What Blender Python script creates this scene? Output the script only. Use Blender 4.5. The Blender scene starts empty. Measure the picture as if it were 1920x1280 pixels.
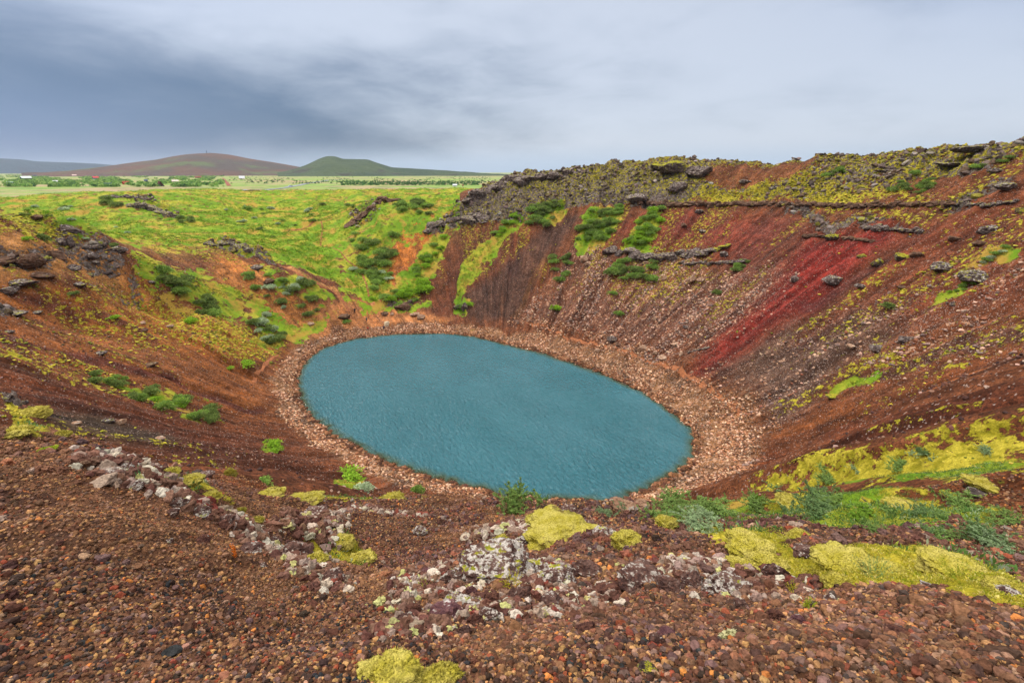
import bpy, bmesh, math, random
import numpy as np
from mathutils import Vector, Matrix, Euler

random.seed(7)
rng = np.random.default_rng(11)
scn = bpy.context.scene
COL = scn.collection

# ------------------------------------------------------------------ camera
F = 1920 * 16.0 / 36.0
TH = math.radians(20.44)
CT, ST = math.cos(TH), math.sin(TH)
CAMZ = 50.0
cam_d = bpy.data.cameras.new('camera')
cam_d.lens = 16.0
cam_d.sensor_width = 36.0
cam_d.clip_start = 0.05
cam_d.clip_end = 60000
cam = bpy.data.objects.new('camera', cam_d)
COL.objects.link(cam)
cam.location = (0, 0, CAMZ)
cam.rotation_euler = (math.radians(90) - TH, 0, 0)
scn.camera = cam


def ray(px, py):
    u = (px - 960) / F
    v = (py - 640) / F
    return u, CT - v * ST, -(ST + v * CT)      # x right, y forward, z up


def elev(px, py):
    x, y, z = ray(px, py)
    return math.atan2(x, y), z / math.hypot(x, y)


def at_y(px, py, Y):
    x, y, z = ray(px, py)
    return x * Y / y, Y, CAMZ + z * Y / y


def at_z(px, py, Z=0.0):
    x, y, z = ray(px, py)
    k = (Z - CAMZ) / z
    return x * k, y * k


def project(x, y, z):
    dz = z - CAMZ
    d = y * CT - dz * ST
    u = x / d
    v = -(y * ST + dz * CT) / d
    return 960 + u * F, 640 + v * F


# ------------------------------------------------------------------ numpy noise
def _hash(ix, iy, iz, seed):
    h = (ix.astype(np.int64) * 374761393 + iy.astype(np.int64) * 668265263 + iz.astype(np.int64) * 2147483647
         + seed * 1274126177) & 0xFFFFFFFF
    h = ((h ^ (h >> 13)) * 1274126177) & 0xFFFFFFFF
    h = ((h ^ (h >> 16)) * 2246822519) & 0xFFFFFFFF
    return ((h ^ (h >> 15)) & 0xFFFFFF).astype(np.float32) / np.float32(0xFFFFFF)


def vn2(x, y, seed=0):
    x0 = np.floor(x); y0 = np.floor(y)
    fx = (x - x0).astype(np.float32); fy = (y - y0).astype(np.float32)
    fx = fx * fx * fx * (fx * (fx * 6 - 15) + 10); fy = fy * fy * fy * (fy * (fy * 6 - 15) + 10)
    z0 = np.zeros_like(x0)
    a = _hash(x0, y0, z0, seed); b = _hash(x0 + 1, y0, z0, seed)
    c = _hash(x0, y0 + 1, z0, seed); d = _hash(x0 + 1, y0 + 1, z0, seed)
    return (a + (b - a) * fx) * (1 - fy) + (c + (d - c) * fx) * fy


def fbm2(x, y, octv=4, seed=0, gain=0.5):
    s = 0; amp = 1.0; tot = 0
    c, sn = 0.8, 0.6
    for i in range(octv):
        s = s + amp * vn2(x, y, seed + i * 17)
        tot += amp; amp *= gain
        x, y = (x * c - y * sn) * 2.03 + 11.3, (x * sn + y * c) * 2.03 - 5.7
    return s / tot


def vn3(x, y, z, seed=0):
    x0 = np.floor(x); y0 = np.floor(y); z0 = np.floor(z)
    fx = x - x0; fy = y - y0; fz = z - z0
    fx = fx * fx * (3 - 2 * fx); fy = fy * fy * (3 - 2 * fy); fz = fz * fz * (3 - 2 * fz)
    r = 0
    for dx in (0, 1):
        for dy in (0, 1):
            for dz in (0, 1):
                w = (fx if dx else 1 - fx) * (fy if dy else 1 - fy) * (fz if dz else 1 - fz)
                r = r + w * _hash(x0 + dx, y0 + dy, z0 + dz, seed)
    return r


def fbm3(P, sc, octv=4, seed=0, gain=0.5):
    s = 0; amp = 1.0; tot = 0
    for i in range(octv):
        q = P * sc
        s = s + amp * vn3(q[:, 0] + 3.1 * i, q[:, 1] - 7.7 * i, q[:, 2] + 1.9 * i, seed + 31 * i)
        tot += amp; amp *= gain; sc *= 2.1
    return s / tot


def sstep(a, b, x):
    t = np.clip((x - a) / (b - a), 0, 1)
    return t * t * (3 - 2 * t)


# ------------------------------------------------------------------ terrain model
CX, CY = -6.0, 100.0
OUT = [(557, 730), (560, 700), (572, 675), (600, 655), (640, 640), (700, 630), (760, 625), (820, 624), (880, 629),
       (950, 645), (1000, 657), (1060, 675), (1120, 696), (1180, 722), (1240, 757), (1280, 788), (1303, 822),
       (1303, 850), (1285, 875), (1250, 900), (1200, 923), (1160, 936), (1110, 942), (1050, 939), (980, 932),
       (900, 920), (830, 902), (760, 880), (700, 855), (640, 825), (600, 795), (570, 765)]
sh = np.array([at_z(a, b, 0) for a, b in OUT])
sh_ang = np.arctan2(sh[:, 1] - CY, sh[:, 0] - CX)
sh_rad = np.hypot(sh[:, 1] - CY, sh[:, 0] - CX)
o_ = np.argsort(sh_ang)
sa = sh_ang[o_]; sr = sh_rad[o_]
sa = np.concatenate([sa - 2 * math.pi, sa, sa + 2 * math.pi]); sr = np.concatenate([sr, sr, sr])


def rho(phi):
    return np.interp(phi, sa, sr)


def off_shore(x, y):
    return np.hypot(x - CX, y - CY) - rho(np.arctan2(y - CY, x - CX))


pts = []          # world control points x,y,z
for a, b in OUT:
    x, y = at_z(a, b, 0)
    pts.append((x, y, 0.0))
for d in range(0, 360, 20):
    p = math.radians(d if d <= 180 else d - 360)
    R = float(rho(p))
    for sd, z in ((-6, -1.6), (-18, -5.0), (3.5, 1.0)):
        pts.append((CX + (R + sd) * math.cos(p), CY + (R + sd) * math.sin(p), z))
pts.append((CX, CY, -9))
# crater walls: direction (deg), rim radius, rim z
RIM = [(-45, 108, 52), (-22, 108, 54), (-2, 106, 55.2), (12, 110, 54.6), (26, 112, 53.6), (40, 112, 52.6), (54, 111, 54.6),
       (68, 111, 52.0), (84, 110, 49.4)]
PROF = [(.16, .10), (.4, .36), (.68, .675), (.86, .855), (1.0, 1.0)]
for d, R, zr in RIM:
    p = math.radians(d); r0 = float(rho(p))
    for t, k in PROF:
        rr = r0 + (R - r0) * t
        pts.append((CX + rr * math.cos(p), CY + rr * math.sin(p), zr * k))
    for e, dz in ((14, -1.2), (45, -9), (110, -18)):
        pts.append((CX + (R + e) * math.cos(p), CY + (R + e) * math.sin(p), zr + dz))
for d, R, zr in [(169, 106, 38.6), (183, 101, 38), (200, 102, 41), (220, 102, 45), (242, 101, 47.5)]:
    p = math.radians(d if d <= 180 else d - 360); r0 = float(rho(p))
    for t, k in [(.17, .10), (.42, .36), (.72, .72), (1.0, 1.0)]:
        rr = r0 + (R - r0) * t
        pts.append((CX + rr * math.cos(p), CY + rr * math.sin(p), zr * k))
for (x, y, z) in [(-150, 60, 36), (-110, 0, 44), (-170, 110, 33), (-220, 120, 33), (-300, 60, 32),
                  (0, 20, 31.2), (0, 30, 22.5), (0, 40, 13.6), (0, 50, 5.2), (0, 12, 39.3),
                  (14, 20, 32.5), (26, 30, 31), (38, 32, 37), (-16, 26, 30.5), (-34, 37, 20), (-24, 12, 41.5),
                  (22, 10, 43.5), (50, 20, 45), (60, -20, 47), (0, -30, 47), (-60, -30, 46)]:
    pts.append((x, y, z))
for px, py, Y in [(870, 374, 208), (850, 388, 214), (740, 402, 205), (800, 450, 190), (760, 520, 172), (820, 560, 160),
                  (230, 462, 125), (330, 478, 145), (430, 458, 165), (540, 512, 150), (640, 562, 150), (700, 592, 150),
                  (660, 452, 200), (600, 402, 260), (500, 358, 330), (200, 377, 235), (0, 374, 240), (200, 442, 170),
                  (400, 442, 190), (730, 369, 235), (650, 440, 215), (700, 482, 185), (500, 402, 270), (300, 361, 300), (700, 364, 320),
                  (880, 357, 330), (100, 422, 200), (400, 385, 260), (560, 470, 190), (620, 520, 170), (800, 372, 290),
                  (100, 402, 118), (0, 432, 97), (340, 415, 215), (120, 470, 108), (400, 356, 335), (600, 357, 340),
                  (300, 600, 112), (150, 600, 90), (450, 590, 130)]:
    pts.append(at_y(px, py, Y))
for d in range(-60, 61, 15):
    a = math.radians(d)
    for r, z in ((430, 30), (520, 29), (640, 29)):
        if d > 0 and r < 500: z = 33
        pts.append((r * math.sin(a), r * math.cos(a), z))
P = np.array(pts, float)


def tps_fit(X, z, lam):
    n = len(X)
    d2 = ((X[:, None] - X[None]) ** 2).sum(-1)
    K = 0.5 * d2 * np.log(d2 + 1e-12)
    K[np.arange(n), np.arange(n)] = 0
    K += lam * np.eye(n)
    A = np.zeros((n + 3, n + 3)); A[:n, :n] = K; A[:n, n] = 1; A[:n, n + 1:] = X
    A[n, :n] = 1; A[n + 1:, :n] = X.T
    return np.linalg.solve(A, np.concatenate([z, np.zeros(3)]))


def tps_eval(X, W, q):
    n = len(X); out = np.empty(len(q))
    for i in range(0, len(q), 60000):
        c = q[i:i + 60000].astype(np.float32)
        Xf = X.astype(np.float32)
        dx = c[:, 0:1] - Xf[None, :, 0]; dy = c[:, 1:2] - Xf[None, :, 1]
        d2 = dx * dx + dy * dy
        out[i:i + 60000] = (0.5 * d2 * np.log(d2 + 1e-9)).astype(np.float64) @ W[:n] + W[n] + c @ W[n + 1:]
    return out


SC = 60.0
Wc = tps_fit(P[:, :2] / SC, P[:, 2], 0.0012)


def plain_z(x, y):
    r = np.hypot(x, y)
    return 29 - 4 * sstep(700, 4000, r) + 1.6 * (fbm2(x / 260, y / 260, 3, 5) - .5) * sstep(450, 900, r) \
        + 14 * (fbm2(x / 1500, y / 1500, 3, 9) - .5) * sstep(2500, 6000, r)


# far model on a regular grid (2.5 m), bicubic-ish via finer eval then bilinear smoothing
GX = np.arange(-420, 421, 3.0); GY = np.arange(-60, 661, 3.0)
gx, gy = np.meshgrid(GX, GY)
Gz = tps_eval(P[:, :2] / SC, Wc, np.c_[gx.ravel(), gy.ravel()] / SC).reshape(gx.shape)


def cubic(G, x, y):
    fx = np.clip((x - GX[0]) / 3.0, 1.001, len(GX) - 3.001); fy = np.clip((y - GY[0]) / 3.0, 1.001, len(GY) - 3.001)
    ix = fx.astype(int); iy = fy.astype(int); tx = fx - ix; ty = fy - iy

    def w(t):
        return [(-t**3 + 2*t**2 - t) / 2, (3*t**3 - 5*t**2 + 2) / 2, (-3*t**3 + 4*t**2 + t) / 2, (t**3 - t**2) / 2]
    wx = w(tx); wy = w(ty); s = 0
    for j in range(4):
        row = 0
        for i in range(4):
            row = row + wx[i] * G[iy + j - 1, ix + i - 1]
        s = s + wy[j] * row
    return s


def far_z(x, y):
    z = cubic(Gz, x, y)
    r = np.hypot(x, y)
    w = np.maximum(sstep(430, 520, r), sstep(360, 415, np.abs(x)))
    return z * (1 - w) + plain_z(x, y) * w


# near field: tan(elevation) as a smooth function of (azimuth, ln r)
NEAR = [(0, 1280, 1.95), (240, 1280, 1.65), (480, 1280, 1.35), (720, 1280, 1.15), (960, 1280, 1.07), (1200, 1280, 1.15),
        (1440, 1280, 1.3), (1680, 1280, 1.5), (1920, 1280, 1.75), (0, 1180, 2.5), (0, 1000, 3.9), (0, 900, 5.4), (0, 816, 7.3),
        (240, 866, 6.3), (240, 930, 4.9), (240, 1000, 3.8), (240, 1120, 2.6), (450, 968, 5.0), (450, 1040, 3.6), (450, 1120, 2.6), (450, 1200, 1.9),
        (580, 1058, 3.6), (580, 1150, 2.3), (620, 1000, 6.0), (700, 1100, 2.6), (700, 1190, 1.7), (900, 1050, 3.0), (900, 1130, 2.05),
        (900, 1200, 1.5), (1060, 972, 7.2), (1060, 1030, 4.6), (1080, 1065, 3.1), (1080, 1160, 1.9), (1300, 1055, 3.5), (1300, 1150, 2.2),
        (1300, 990, 7.0), (1500, 1035, 4.3), (1500, 1090, 3.3), (1500, 1160, 2.3), (1700, 1038, 4.1), (1700, 1100, 3.1), (1700, 1170, 2.3),
        (1900, 1118, 3.2), (1900, 1200, 2.3), (1500, 962, 12), (1800, 962, 10.5), (1850, 1040, 5.0), (900, 955, 8.5), (760, 935, 9.5),
        (600, 930, 10.5), (1180, 955, 10.5), (1350, 965, 11)]
nq = []; ne = []
for a, b, r in NEAR:
    az, e = elev(a, b); nq.append((az, math.log(r))); ne.append(e)
for (az_d, r, e) in [(-41, 9.5, -.56), (-48, 10.5, -.45), (-33, 8.0, -.74), (-29, 5.0, -.97), (-4, 3.8, -1.07), (-15, 4.6, -1.04), (16, 3.9, -1.0),
                     (-95, 2, -.8), (-95, 6, -.5), (95, 2, -.9), (95, 6, -.5), (0, .4, -4.0), (-50, .4, -4.0), (50, .4, -4.0), (-90, .4, -4.0),
                     (90, .4, -4.0), (0, .7, -2.32), (-50, .8, -2.0), (50, .8, -2.05), (-90, .8, -2.0), (90, .8, -2.0)]:
    nq.append((math.radians(az_d), math.log(r))); ne.append(e)
for d in range(-100, 101, 10):
    for r in (14.5, 18, 24):
        a = math.radians(d); x = r * math.sin(a); y = r * math.cos(a)
        nq.append((a, math.log(r))); ne.append((float(far_z(np.array([x]), np.array([y]))[0]) - CAMZ) / r)
nq = np.array(nq); ne = np.array(ne)
Wn = tps_fit(nq, ne, 0.0006)

# polar grid around the camera foot
az_in = np.radians(np.arange(-60, 60.01, 0.092))
AZ = np.concatenate([np.radians(np.arange(-112, -60.2, 1.3)), az_in, np.radians(np.arange(61.2, 112.1, 1.3))])
RR = np.concatenate([np.exp(np.linspace(math.log(.3), math.log(12), 400, endpoint=False)),
                     np.exp(np.linspace(math.log(12), math.log(60), 390, endpoint=False)),
                     np.arange(60, 235, .34), np.arange(235, 440, .9),
                     np.exp(np.linspace(math.log(441), math.log(13500), 190))])
NA, NR = len(AZ), len(RR)
AA, RG = np.meshgrid(AZ, RR)           # shape NR, NA
X = RG * np.sin(AA); Y = RG * np.cos(AA)
Z = far_z(X, Y)
nm = RR < 17
e_n = tps_eval(nq, Wn, np.c_[AA[nm].ravel(), np.log(RG[nm]).ravel()]).reshape(AA[nm].shape)
zn = CAMZ + e_n * RG[nm]
wn = 1 - sstep(math.log(10.5), math.log(16.5), np.log(RG[nm]))
Z[nm] = Z[nm] * (1 - wn) + zn * wn
SD = off_shore(X, Y)
PHI = np.arctan2(Y - CY, X - CX)

# first relief: gullies down the fall line, hummocks
crat = sstep(2, 14, SD) * (1 - sstep(75, 110, SD)) * sstep(10, 25, RG)
gul = fbm2(PHI * 26 + .9 * fbm2(X / 9, Y / 9, 2, 3), SD / 60, 4, 21) - .5
Z += crat * gul * 3.2
Z += (fbm2(X / 6, Y / 6, 4, 33) - .5) * 1.3 * sstep(15, 40, RG) * sstep(3, 12, SD) * (1 - sstep(600, 900, RG))
Z += (fbm2(X / 45, Y / 45, 3, 35) - .5) * 7.0 * sstep(150, 200, RG) * sstep(75, 120, SD) * (1 - sstep(300, 420, RG)) * (X < 10)
Z += (1 - np.abs(fbm2(X / 14, Y / 14, 4, 37) - .5) * 4).clip(-1, 1) * 1.1 * sstep(150, 200, RG) * sstep(60, 100, SD) * (1 - sstep(330, 420, RG)) * (X < 10)
Z += (fbm2(X / 2.2, Y / 2.2, 4, 40) - .5) * .75 * (1 - sstep(20, 50, RG)) * sstep(2.0, 5, RG)
Z += (fbm2(X / .5, Y / .5, 4, 44) - .5) * .30 * (1 - sstep(12, 20, RG)) * sstep(.8, 3, RG)
Z += (vn2(PHI * 40, PHI * 0, 71) - .5) * .5 * (1 - sstep(0, 3, np.abs(SD))) + (fbm2(X / 1.2, Y / 1.2, 3, 72) - .5) * .35 * (1 - sstep(2, 14, np.abs(SD)))


def cast(px, py, zg=None):
    """first hit of a view line from the viewpoint on the terrain: plan point"""
    az, e = elev(px, py)
    col = (Z if zg is None else zg)
    fi = np.interp(az, AZ, np.arange(NA)); i = int(min(max(fi, 0), NA - 2)); t = fi - i
    zc = col[:, i] * (1 - t) + col[:, i + 1] * t
    ec = (zc - CAMZ) / RR
    ec[RR < .35] = -9
    hit = np.nonzero(ec >= e)[0]
    if len(hit) == 0:
        k = int(np.argmax(ec)); r = RR[k]
    else:
        k = hit[0]
        if k == 0: r = RR[0]
        else:
            e0, e1 = ec[k - 1], ec[k]; r = RR[k - 1] + (RR[k] - RR[k - 1]) * (e - e0) / (e1 - e0 + 1e-12)
    return r * math.sin(az), r * math.cos(az)


def ground_z(x, y):
    x = np.asarray(x, float); y = np.asarray(y, float)
    a = np.arctan2(x, y); r = np.hypot(x, y)
    fi = np.clip(np.interp(a, AZ, np.arange(NA)), 0, NA - 1.001); fj = np.clip(np.interp(r, RR, np.arange(NR)), 0, NR - 1.001)
    i = fi.astype(int); j = fj.astype(int); s = fi - i; t = fj - j
    return (Z[j, i] * (1 - s) + Z[j, i + 1] * s) * (1 - t) + (Z[j + 1, i] * (1 - s) + Z[j + 1, i + 1] * s) * t


def lin(c):
    c = np.array(c, float) / 255.0
    return np.where(c <= .04045, c / 12.92, ((c + .055) / 1.055) ** 2.4)


KALB = 0.80


def alb(c, k=1.0):
    return tuple(np.clip(lin(c) * KALB * k, 0.004, .85))


# ------------------------------------------------------------------ zones
warp_a = np.clip(RG * .028, .15, 6.0)
WX = X + (fbm2(X / (warp_a * 3), Y / (warp_a * 3), 3, 81) - .5) * warp_a * 2.4
WY = Y + (fbm2(X / (warp_a * 3) + 40, Y / (warp_a * 3), 3, 82) - .5) * warp_a * 2.4


def sub(lo, hi):
    m = (X >= lo[0]) & (X <= hi[0]) & (Y >= lo[1]) & (Y <= hi[1])
    j, i = np.nonzero(m)
    return j, i


def poly_w(pp, feather):
    """soft weight of a ground-plan polygon whose corners are found by sight lines"""
    V = np.array([cast(a, b) for a, b in pp])
    fr = feather * 1.0
    j, i = sub(V.min(0) - 3 * fr - 4, V.max(0) + 3 * fr + 4)
    x = WX[j, i]; y = WY[j, i]
    ins = np.zeros(len(x), bool); dm = np.full(len(x), 1e9)
    n = len(V)
    for k in range(n):
        x0, y0 = V[k]; x1, y1 = V[(k + 1) % n]
        cond = ((y0 > y) != (y1 > y))
        xi = (x1 - x0) * (y - y0) / ((y1 - y0) if y1 != y0 else 1e-9) + x0
        ins ^= cond & (x < xi)
        L2 = (x1 - x0) ** 2 + (y1 - y0) ** 2 + 1e-9
        t = np.clip(((x - x0) * (x1 - x0) + (y - y0) * (y1 - y0)) / L2, 0, 1)
        dm = np.minimum(dm, (x - x0 - t * (x1 - x0)) ** 2 + (y - y0 - t * (y1 - y0)) ** 2)
    d = np.sqrt(dm) * np.where(ins, 1, -1)
    return j, i, sstep(-fr, fr, d).astype(np.float32)


def line_w(pp, width):
    V = np.array([cast(a, b) for a, b in pp])
    j, i = sub(V.min(0) - 2 * width - 3, V.max(0) + 2 * width + 3)
    x = WX[j, i]; y = WY[j, i]; dm = np.full(len(x), 1e9)
    for k in range(len(V) - 1):
        x0, y0 = V[k]; x1, y1 = V[k + 1]
        L2 = (x1 - x0) ** 2 + (y1 - y0) ** 2 + 1e-9
        t = np.clip(((x - x0) * (x1 - x0) + (y - y0) * (y1 - y0)) / L2, 0, 1)
        dm = np.minimum(dm, (x - x0 - t * (x1 - x0)) ** 2 + (y - y0 - t * (y1 - y0)) ** 2)
    return j, i, (1 - sstep(width * .35, width * 1.1, np.sqrt(dm))).astype(np.float32)


soil = np.zeros((NR, NA, 4), np.float32)
veg = np.zeros((NR, NA, 4), np.float32)       # grass, moss, rock, scrub
soil[..., :3] = lin((122, 70, 48))


def paint(w, c, k=1.0):
    j, i, m = w
    m = (m * k)[:, None]
    soil[j, i, :3] = soil[j, i, :3] * (1 - m) + lin(c).astype(np.float32) * m


def zone(w, ch, k=1.0, add=False):
    j, i, m = w
    if k < 0: veg[j, i, ch] *= (1 + k * m)
    else: veg[j, i, ch] = np.maximum(veg[j, i, ch], m * k)


def scree(w, k=1.0):
    j, i, m = w
    soil[j, i, 3] = np.maximum(soil[j, i, 3], m * k)


# defaults by place
out_w = sstep(150, 185, RG) * sstep(40, 62, SD) * (X < -20 - (Y - 180) * .1) * 1.0
out_w = np.maximum(out_w, sstep(230, 260, RG) * (X < 60))
veg[..., 0] = out_w * .62
soil[..., :3] = soil[..., :3] * (1 - out_w[..., None]) + lin((150, 112, 62)) * out_w[..., None]
pl = sstep(360, 430, RG)[..., None]
soil[..., :3] = soil[..., :3] * (1 - pl) + lin((160, 135, 105)) * pl
veg[..., 0] = np.where(RG > 400, .56, veg[..., 0])
nearw = (1 - sstep(9, 17, RG))[..., None]
soil[..., :3] = soil[..., :3] * (1 - nearw) + lin((104, 68, 52)) * nearw

R_ = lambda *a: list(a)
# left wall soils
paint(poly_w(R_((0, 560), (110, 560), (330, 640), (520, 690), (520, 790), (330, 740), (120, 690), (0, 650)), 5), (150, 88, 52), .75)
paint(poly_w(R_((0, 500), (180, 560), (330, 610), (500, 660), (470, 680), (330, 650), (100, 590), (0, 560)), 3), (190, 112, 58), .7)
paint(line_w(R_((0, 635), (150, 665), (330, 715), (480, 770)), 2.2), (98, 52, 46), .9)
paint(line_w(R_((60, 545), (150, 590), (280, 640)), 1.6), (105, 55, 50), .7)
paint(poly_w(R_((0, 690), (120, 710), (320, 770), (520, 830), (640, 890), (520, 900), (250, 850), (0, 760)), 5), (98, 56, 44), .85)
paint(poly_w(R_((80, 770), (160, 770), (240, 800), (330, 820), (200, 825), (120, 800)), 2), (78, 66, 56), .8)
paint(poly_w(R_((0, 430), (120, 440), (200, 470), (180, 520), (80, 500), (0, 520)), 3), (196, 132, 78), .8)
paint(poly_w(R_((180, 510), (300, 520), (420, 600), (530, 660), (430, 650), (260, 600), (140, 545)), 3), (196, 122, 66), .75)
paint(poly_w(R_((400, 480), (480, 500), (560, 560), (640, 600), (560, 640), (480, 570), (390, 520)), 3), (200, 125, 70), .75)
paint(poly_w(R_((560, 590), (640, 565), (700, 560), (800, 590), (840, 600), (700, 622), (620, 640), (540, 650)), 2.5), (198, 126, 82), .9)
paint(line_w(R_((530, 498), (570, 525), (620, 540), (655, 580)), 1.6), (200, 135, 85), .9)
# far gully and slopes on the right wall
paint(poly_w(R_((735, 500), (740, 430), (790, 410), (860, 378), (850, 400), (800, 440), (790, 500), (750, 560), (725, 560)), 2), (205, 118, 55), .95)
paint(poly_w(R_((745, 500), (790, 470), (780, 540), (740, 570)), 2), (140, 80, 55), .6)
paint(poly_w(R_((790, 590), (830, 520), (900, 440), (980, 440), (930, 500), (850, 590)), 3), (112, 62, 46), .8)
paint(poly_w(R_((860, 580), (900, 540), (960, 480), (1060, 405), (1100, 400), (1050, 450), (1000, 520), (960, 600), (900, 600)), 2.5), (86, 60, 54), .9)
paint(line_w(R_((960, 590), (990, 540), (1020, 490)), 1.8), (128, 84, 56), .6)
paint(line_w(R_((1120, 480), (1170, 430), (1230, 385)), 1.8), (140, 74, 52), .85)
paint(poly_w(R_((1160, 420), (1240, 385), (1370, 400), (1480, 430), (1420, 480), (1300, 470), (1240, 460), (1200, 440)), 4), (132, 64, 50), .85)
paint(poly_w(R_((1400, 440), (1440, 410), (1500, 430), (1440, 520), (1380, 570), (1380, 500)), 3), (108, 58, 50), .7)
paint(poly_w(R_((1305, 708), (1345, 712), (1420, 645), (1520, 575), (1640, 480), (1790, 430), (1740, 432), (1640, 424), (1520, 432), (1465, 490), (1420, 560), (1350, 640)), 4.2), (130, 46, 42), .95)
paint(poly_w(R_((1240, 400), (1400, 405), (1440, 430), (1400, 500), (1340, 470), (1240, 440)), 4), (126, 58, 50), .6)
paint(line_w(R_((1520, 560), (1650, 500), (1740, 470)), 2), (90, 48, 52), .6)
paint(poly_w(R_((1480, 510), (1560, 450), (1620, 450), (1560, 500), (1500, 540)), 2.5), (140, 44, 38), .7)
paint(poly_w(R_((1345, 700), (1470, 610), (1600, 570), (1780, 540), (1700, 620), (1560, 700), (1470, 790), (1400, 770)), 4), (104, 78, 70), .8)
paint(poly_w(R_((1700, 420), (1920, 340), (1920, 560), (1600, 600), (1500, 620), (1640, 500)), 4), (124, 66, 48), .8)
paint(poly_w(R_((1330, 325), (1480, 322), (1560, 350), (1440, 372), (1320, 372)), 3), (142, 84, 54), .9)
paint(line_w(R_((1470, 800), (1600, 770), (1780, 715), (1920, 660)), 3), (140, 78, 46), .8)
paint(line_w(R_((1450, 850), (1650, 810), (1920, 740)), 3), (118, 62, 42), .7)
paint(line_w(R_((1600, 720), (1760, 660), (1920, 610)), 2.5), (92, 60, 54), .7)
paint(poly_w(R_((1000, 560), (1120, 560), (1240, 540), (1400, 560), (1330, 640), (1250, 650), (1100, 620), (1000, 600)), 4), (112, 68, 54), .7)
scree(poly_w(R_((1130, 470), (1300, 480), (1480, 520), (1400, 600), (1340, 660), (1260, 690), (1100, 630), (960, 600), (1010, 560), (1060, 480)), 4), .75)
scree(poly_w(R_((1345, 700), (1500, 600), (1700, 560), (1920, 470), (1920, 640), (1560, 700), (1480, 790), (1400, 780)), 4), .45)
# grey boulder-free beach ring
bwid = 5.0 + 5.5 * np.exp(-((PHI + .25) / .75) ** 2) + 2.0 * np.exp(-((PHI - .9) / .4) ** 2)
bw = (1 - sstep(bwid * .8, bwid * 1.3, SD + (fbm2(PHI * 9, SD / 9, 3, 91) - .5) * 6)) * sstep(30, 45, RG)
bcol = lin((150, 102, 70))
soil[..., :3] = soil[..., :3] * (1 - .85 * bw[..., None]) + bcol * .85 * bw[..., None]
darkb = sstep(.55, .75, fbm2(X / 7, Y / 7, 3, 93)) * bw * .8
soil[..., :3] = soil[..., :3] * (1 - darkb[..., None]) + lin((92, 62, 46)) * darkb[..., None]
soil[..., 3] = np.maximum(soil[..., 3], bw)
wetr = (1 - sstep(.15, .5, Z)) * (SD < 6) * (RG > 40)
soil[..., :3] *= (1 - .38 * wetr[..., None])
under = sstep(-.2, -2.5, Z) * (SD < 2)
soil[..., :3] = soil[..., :3] * (1 - under[..., None]) + lin((70, 84, 60)) * under[..., None]

# grass
for pp, fe, k in [
    (R_((330, 400), (520, 372), (700, 372), (740, 400), (660, 440), (640, 500), (700, 560), (660, 560), (600, 520), (520, 490), (380, 440)), 4, 1.0),
    (R_((640, 490), (720, 420), (745, 440), (735, 520), (760, 570), (700, 570), (660, 545)), 3, .95),
    (R_((0, 375), (140, 370), (330, 420), (330, 440), (130, 430), (0, 405)), 4, .9),
    (R_((240, 480), (460, 470), (560, 500), (600, 520), (560, 500), (450, 480), (300, 490), (240, 470)), 2, .9),
    (R_((750, 560), (740, 520), (800, 440), (835, 440), (820, 480), (790, 555)), 1.5, 1.0),
    (R_((850, 560), (870, 500), (960, 400), (975, 410), (930, 470), (870, 570), (840, 590)), 1.6, .95),
    (R_((1070, 470), (1090, 410), (1120, 385), (1180, 378), (1165, 420), (1130, 460), (1080, 490)), 2, 1.0),
    (R_((1170, 460), (1210, 395), (1245, 395), (1235, 440), (1230, 470)), 1.6, 1.0),
    (R_((990, 420), (1000, 390), (1050, 375), (1060, 395), (1030, 430)), 1.6, .95),
    (R_((840, 585), (870, 545), (900, 560), (890, 590)), 1.2, .8),
    (R_((1540, 742), (1600, 712), (1670, 680), (1680, 690), (1620, 722), (1560, 745)), 1.0, 1.0),
    (R_((1830, 495), (1870, 455), (1910, 450), (1900, 470), (1860, 500)), 1.2, 1.0),
    (R_((1760, 555), (1800, 520), (1840, 525), (1810, 550)), 1.2, 1.0),
    (R_((1420, 905), (1560, 890), (1760, 880), (1920, 858), (1920, 885), (1700, 905), (1500, 908)), 1.5, .75),
    (R_((1180, 955), (1300, 935), (1500, 930), (1760, 940), (1920, 950), (1920, 1010), (1700, 985), (1450, 985), (1300, 985), (1220, 975)), .6, .66),
    (R_((1650, 975), (1920, 1000), (1920, 1075), (1750, 1030)), .4, .6),
    (R_((470, 645), (500, 600), (560, 590), (620, 600), (600, 620), (540, 640), (500, 662)), 1.5, .8),
    (R_((230, 490), (380, 495), (480, 560), (580, 600), (540, 640), (430, 600), (300, 560)), 3, .74),
    (R_((440, 490), (560, 510), (640, 560), (600, 590), (520, 560)), 2.5, .68),
    (R_((560, 585), (640, 575), (620, 600), (560, 615)), 1.5, .55),
    (R_((620, 545), (740, 565), (800, 560), (800, 580), (740, 590), (640, 570)), 1.5, .6),
    (R_((160, 700), (300, 720), (420, 790), (380, 790), (230, 745)), 1.5, .65),
    (R_((615, 895), (690, 893), (680, 905), (620, 905)), .6, .9),
    (R_((480, 835), (530, 830), (530, 848), (490, 848)), .8, .8),
]:
    zone(poly_w(pp, fe * 1.5), 0, k * .78)
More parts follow.
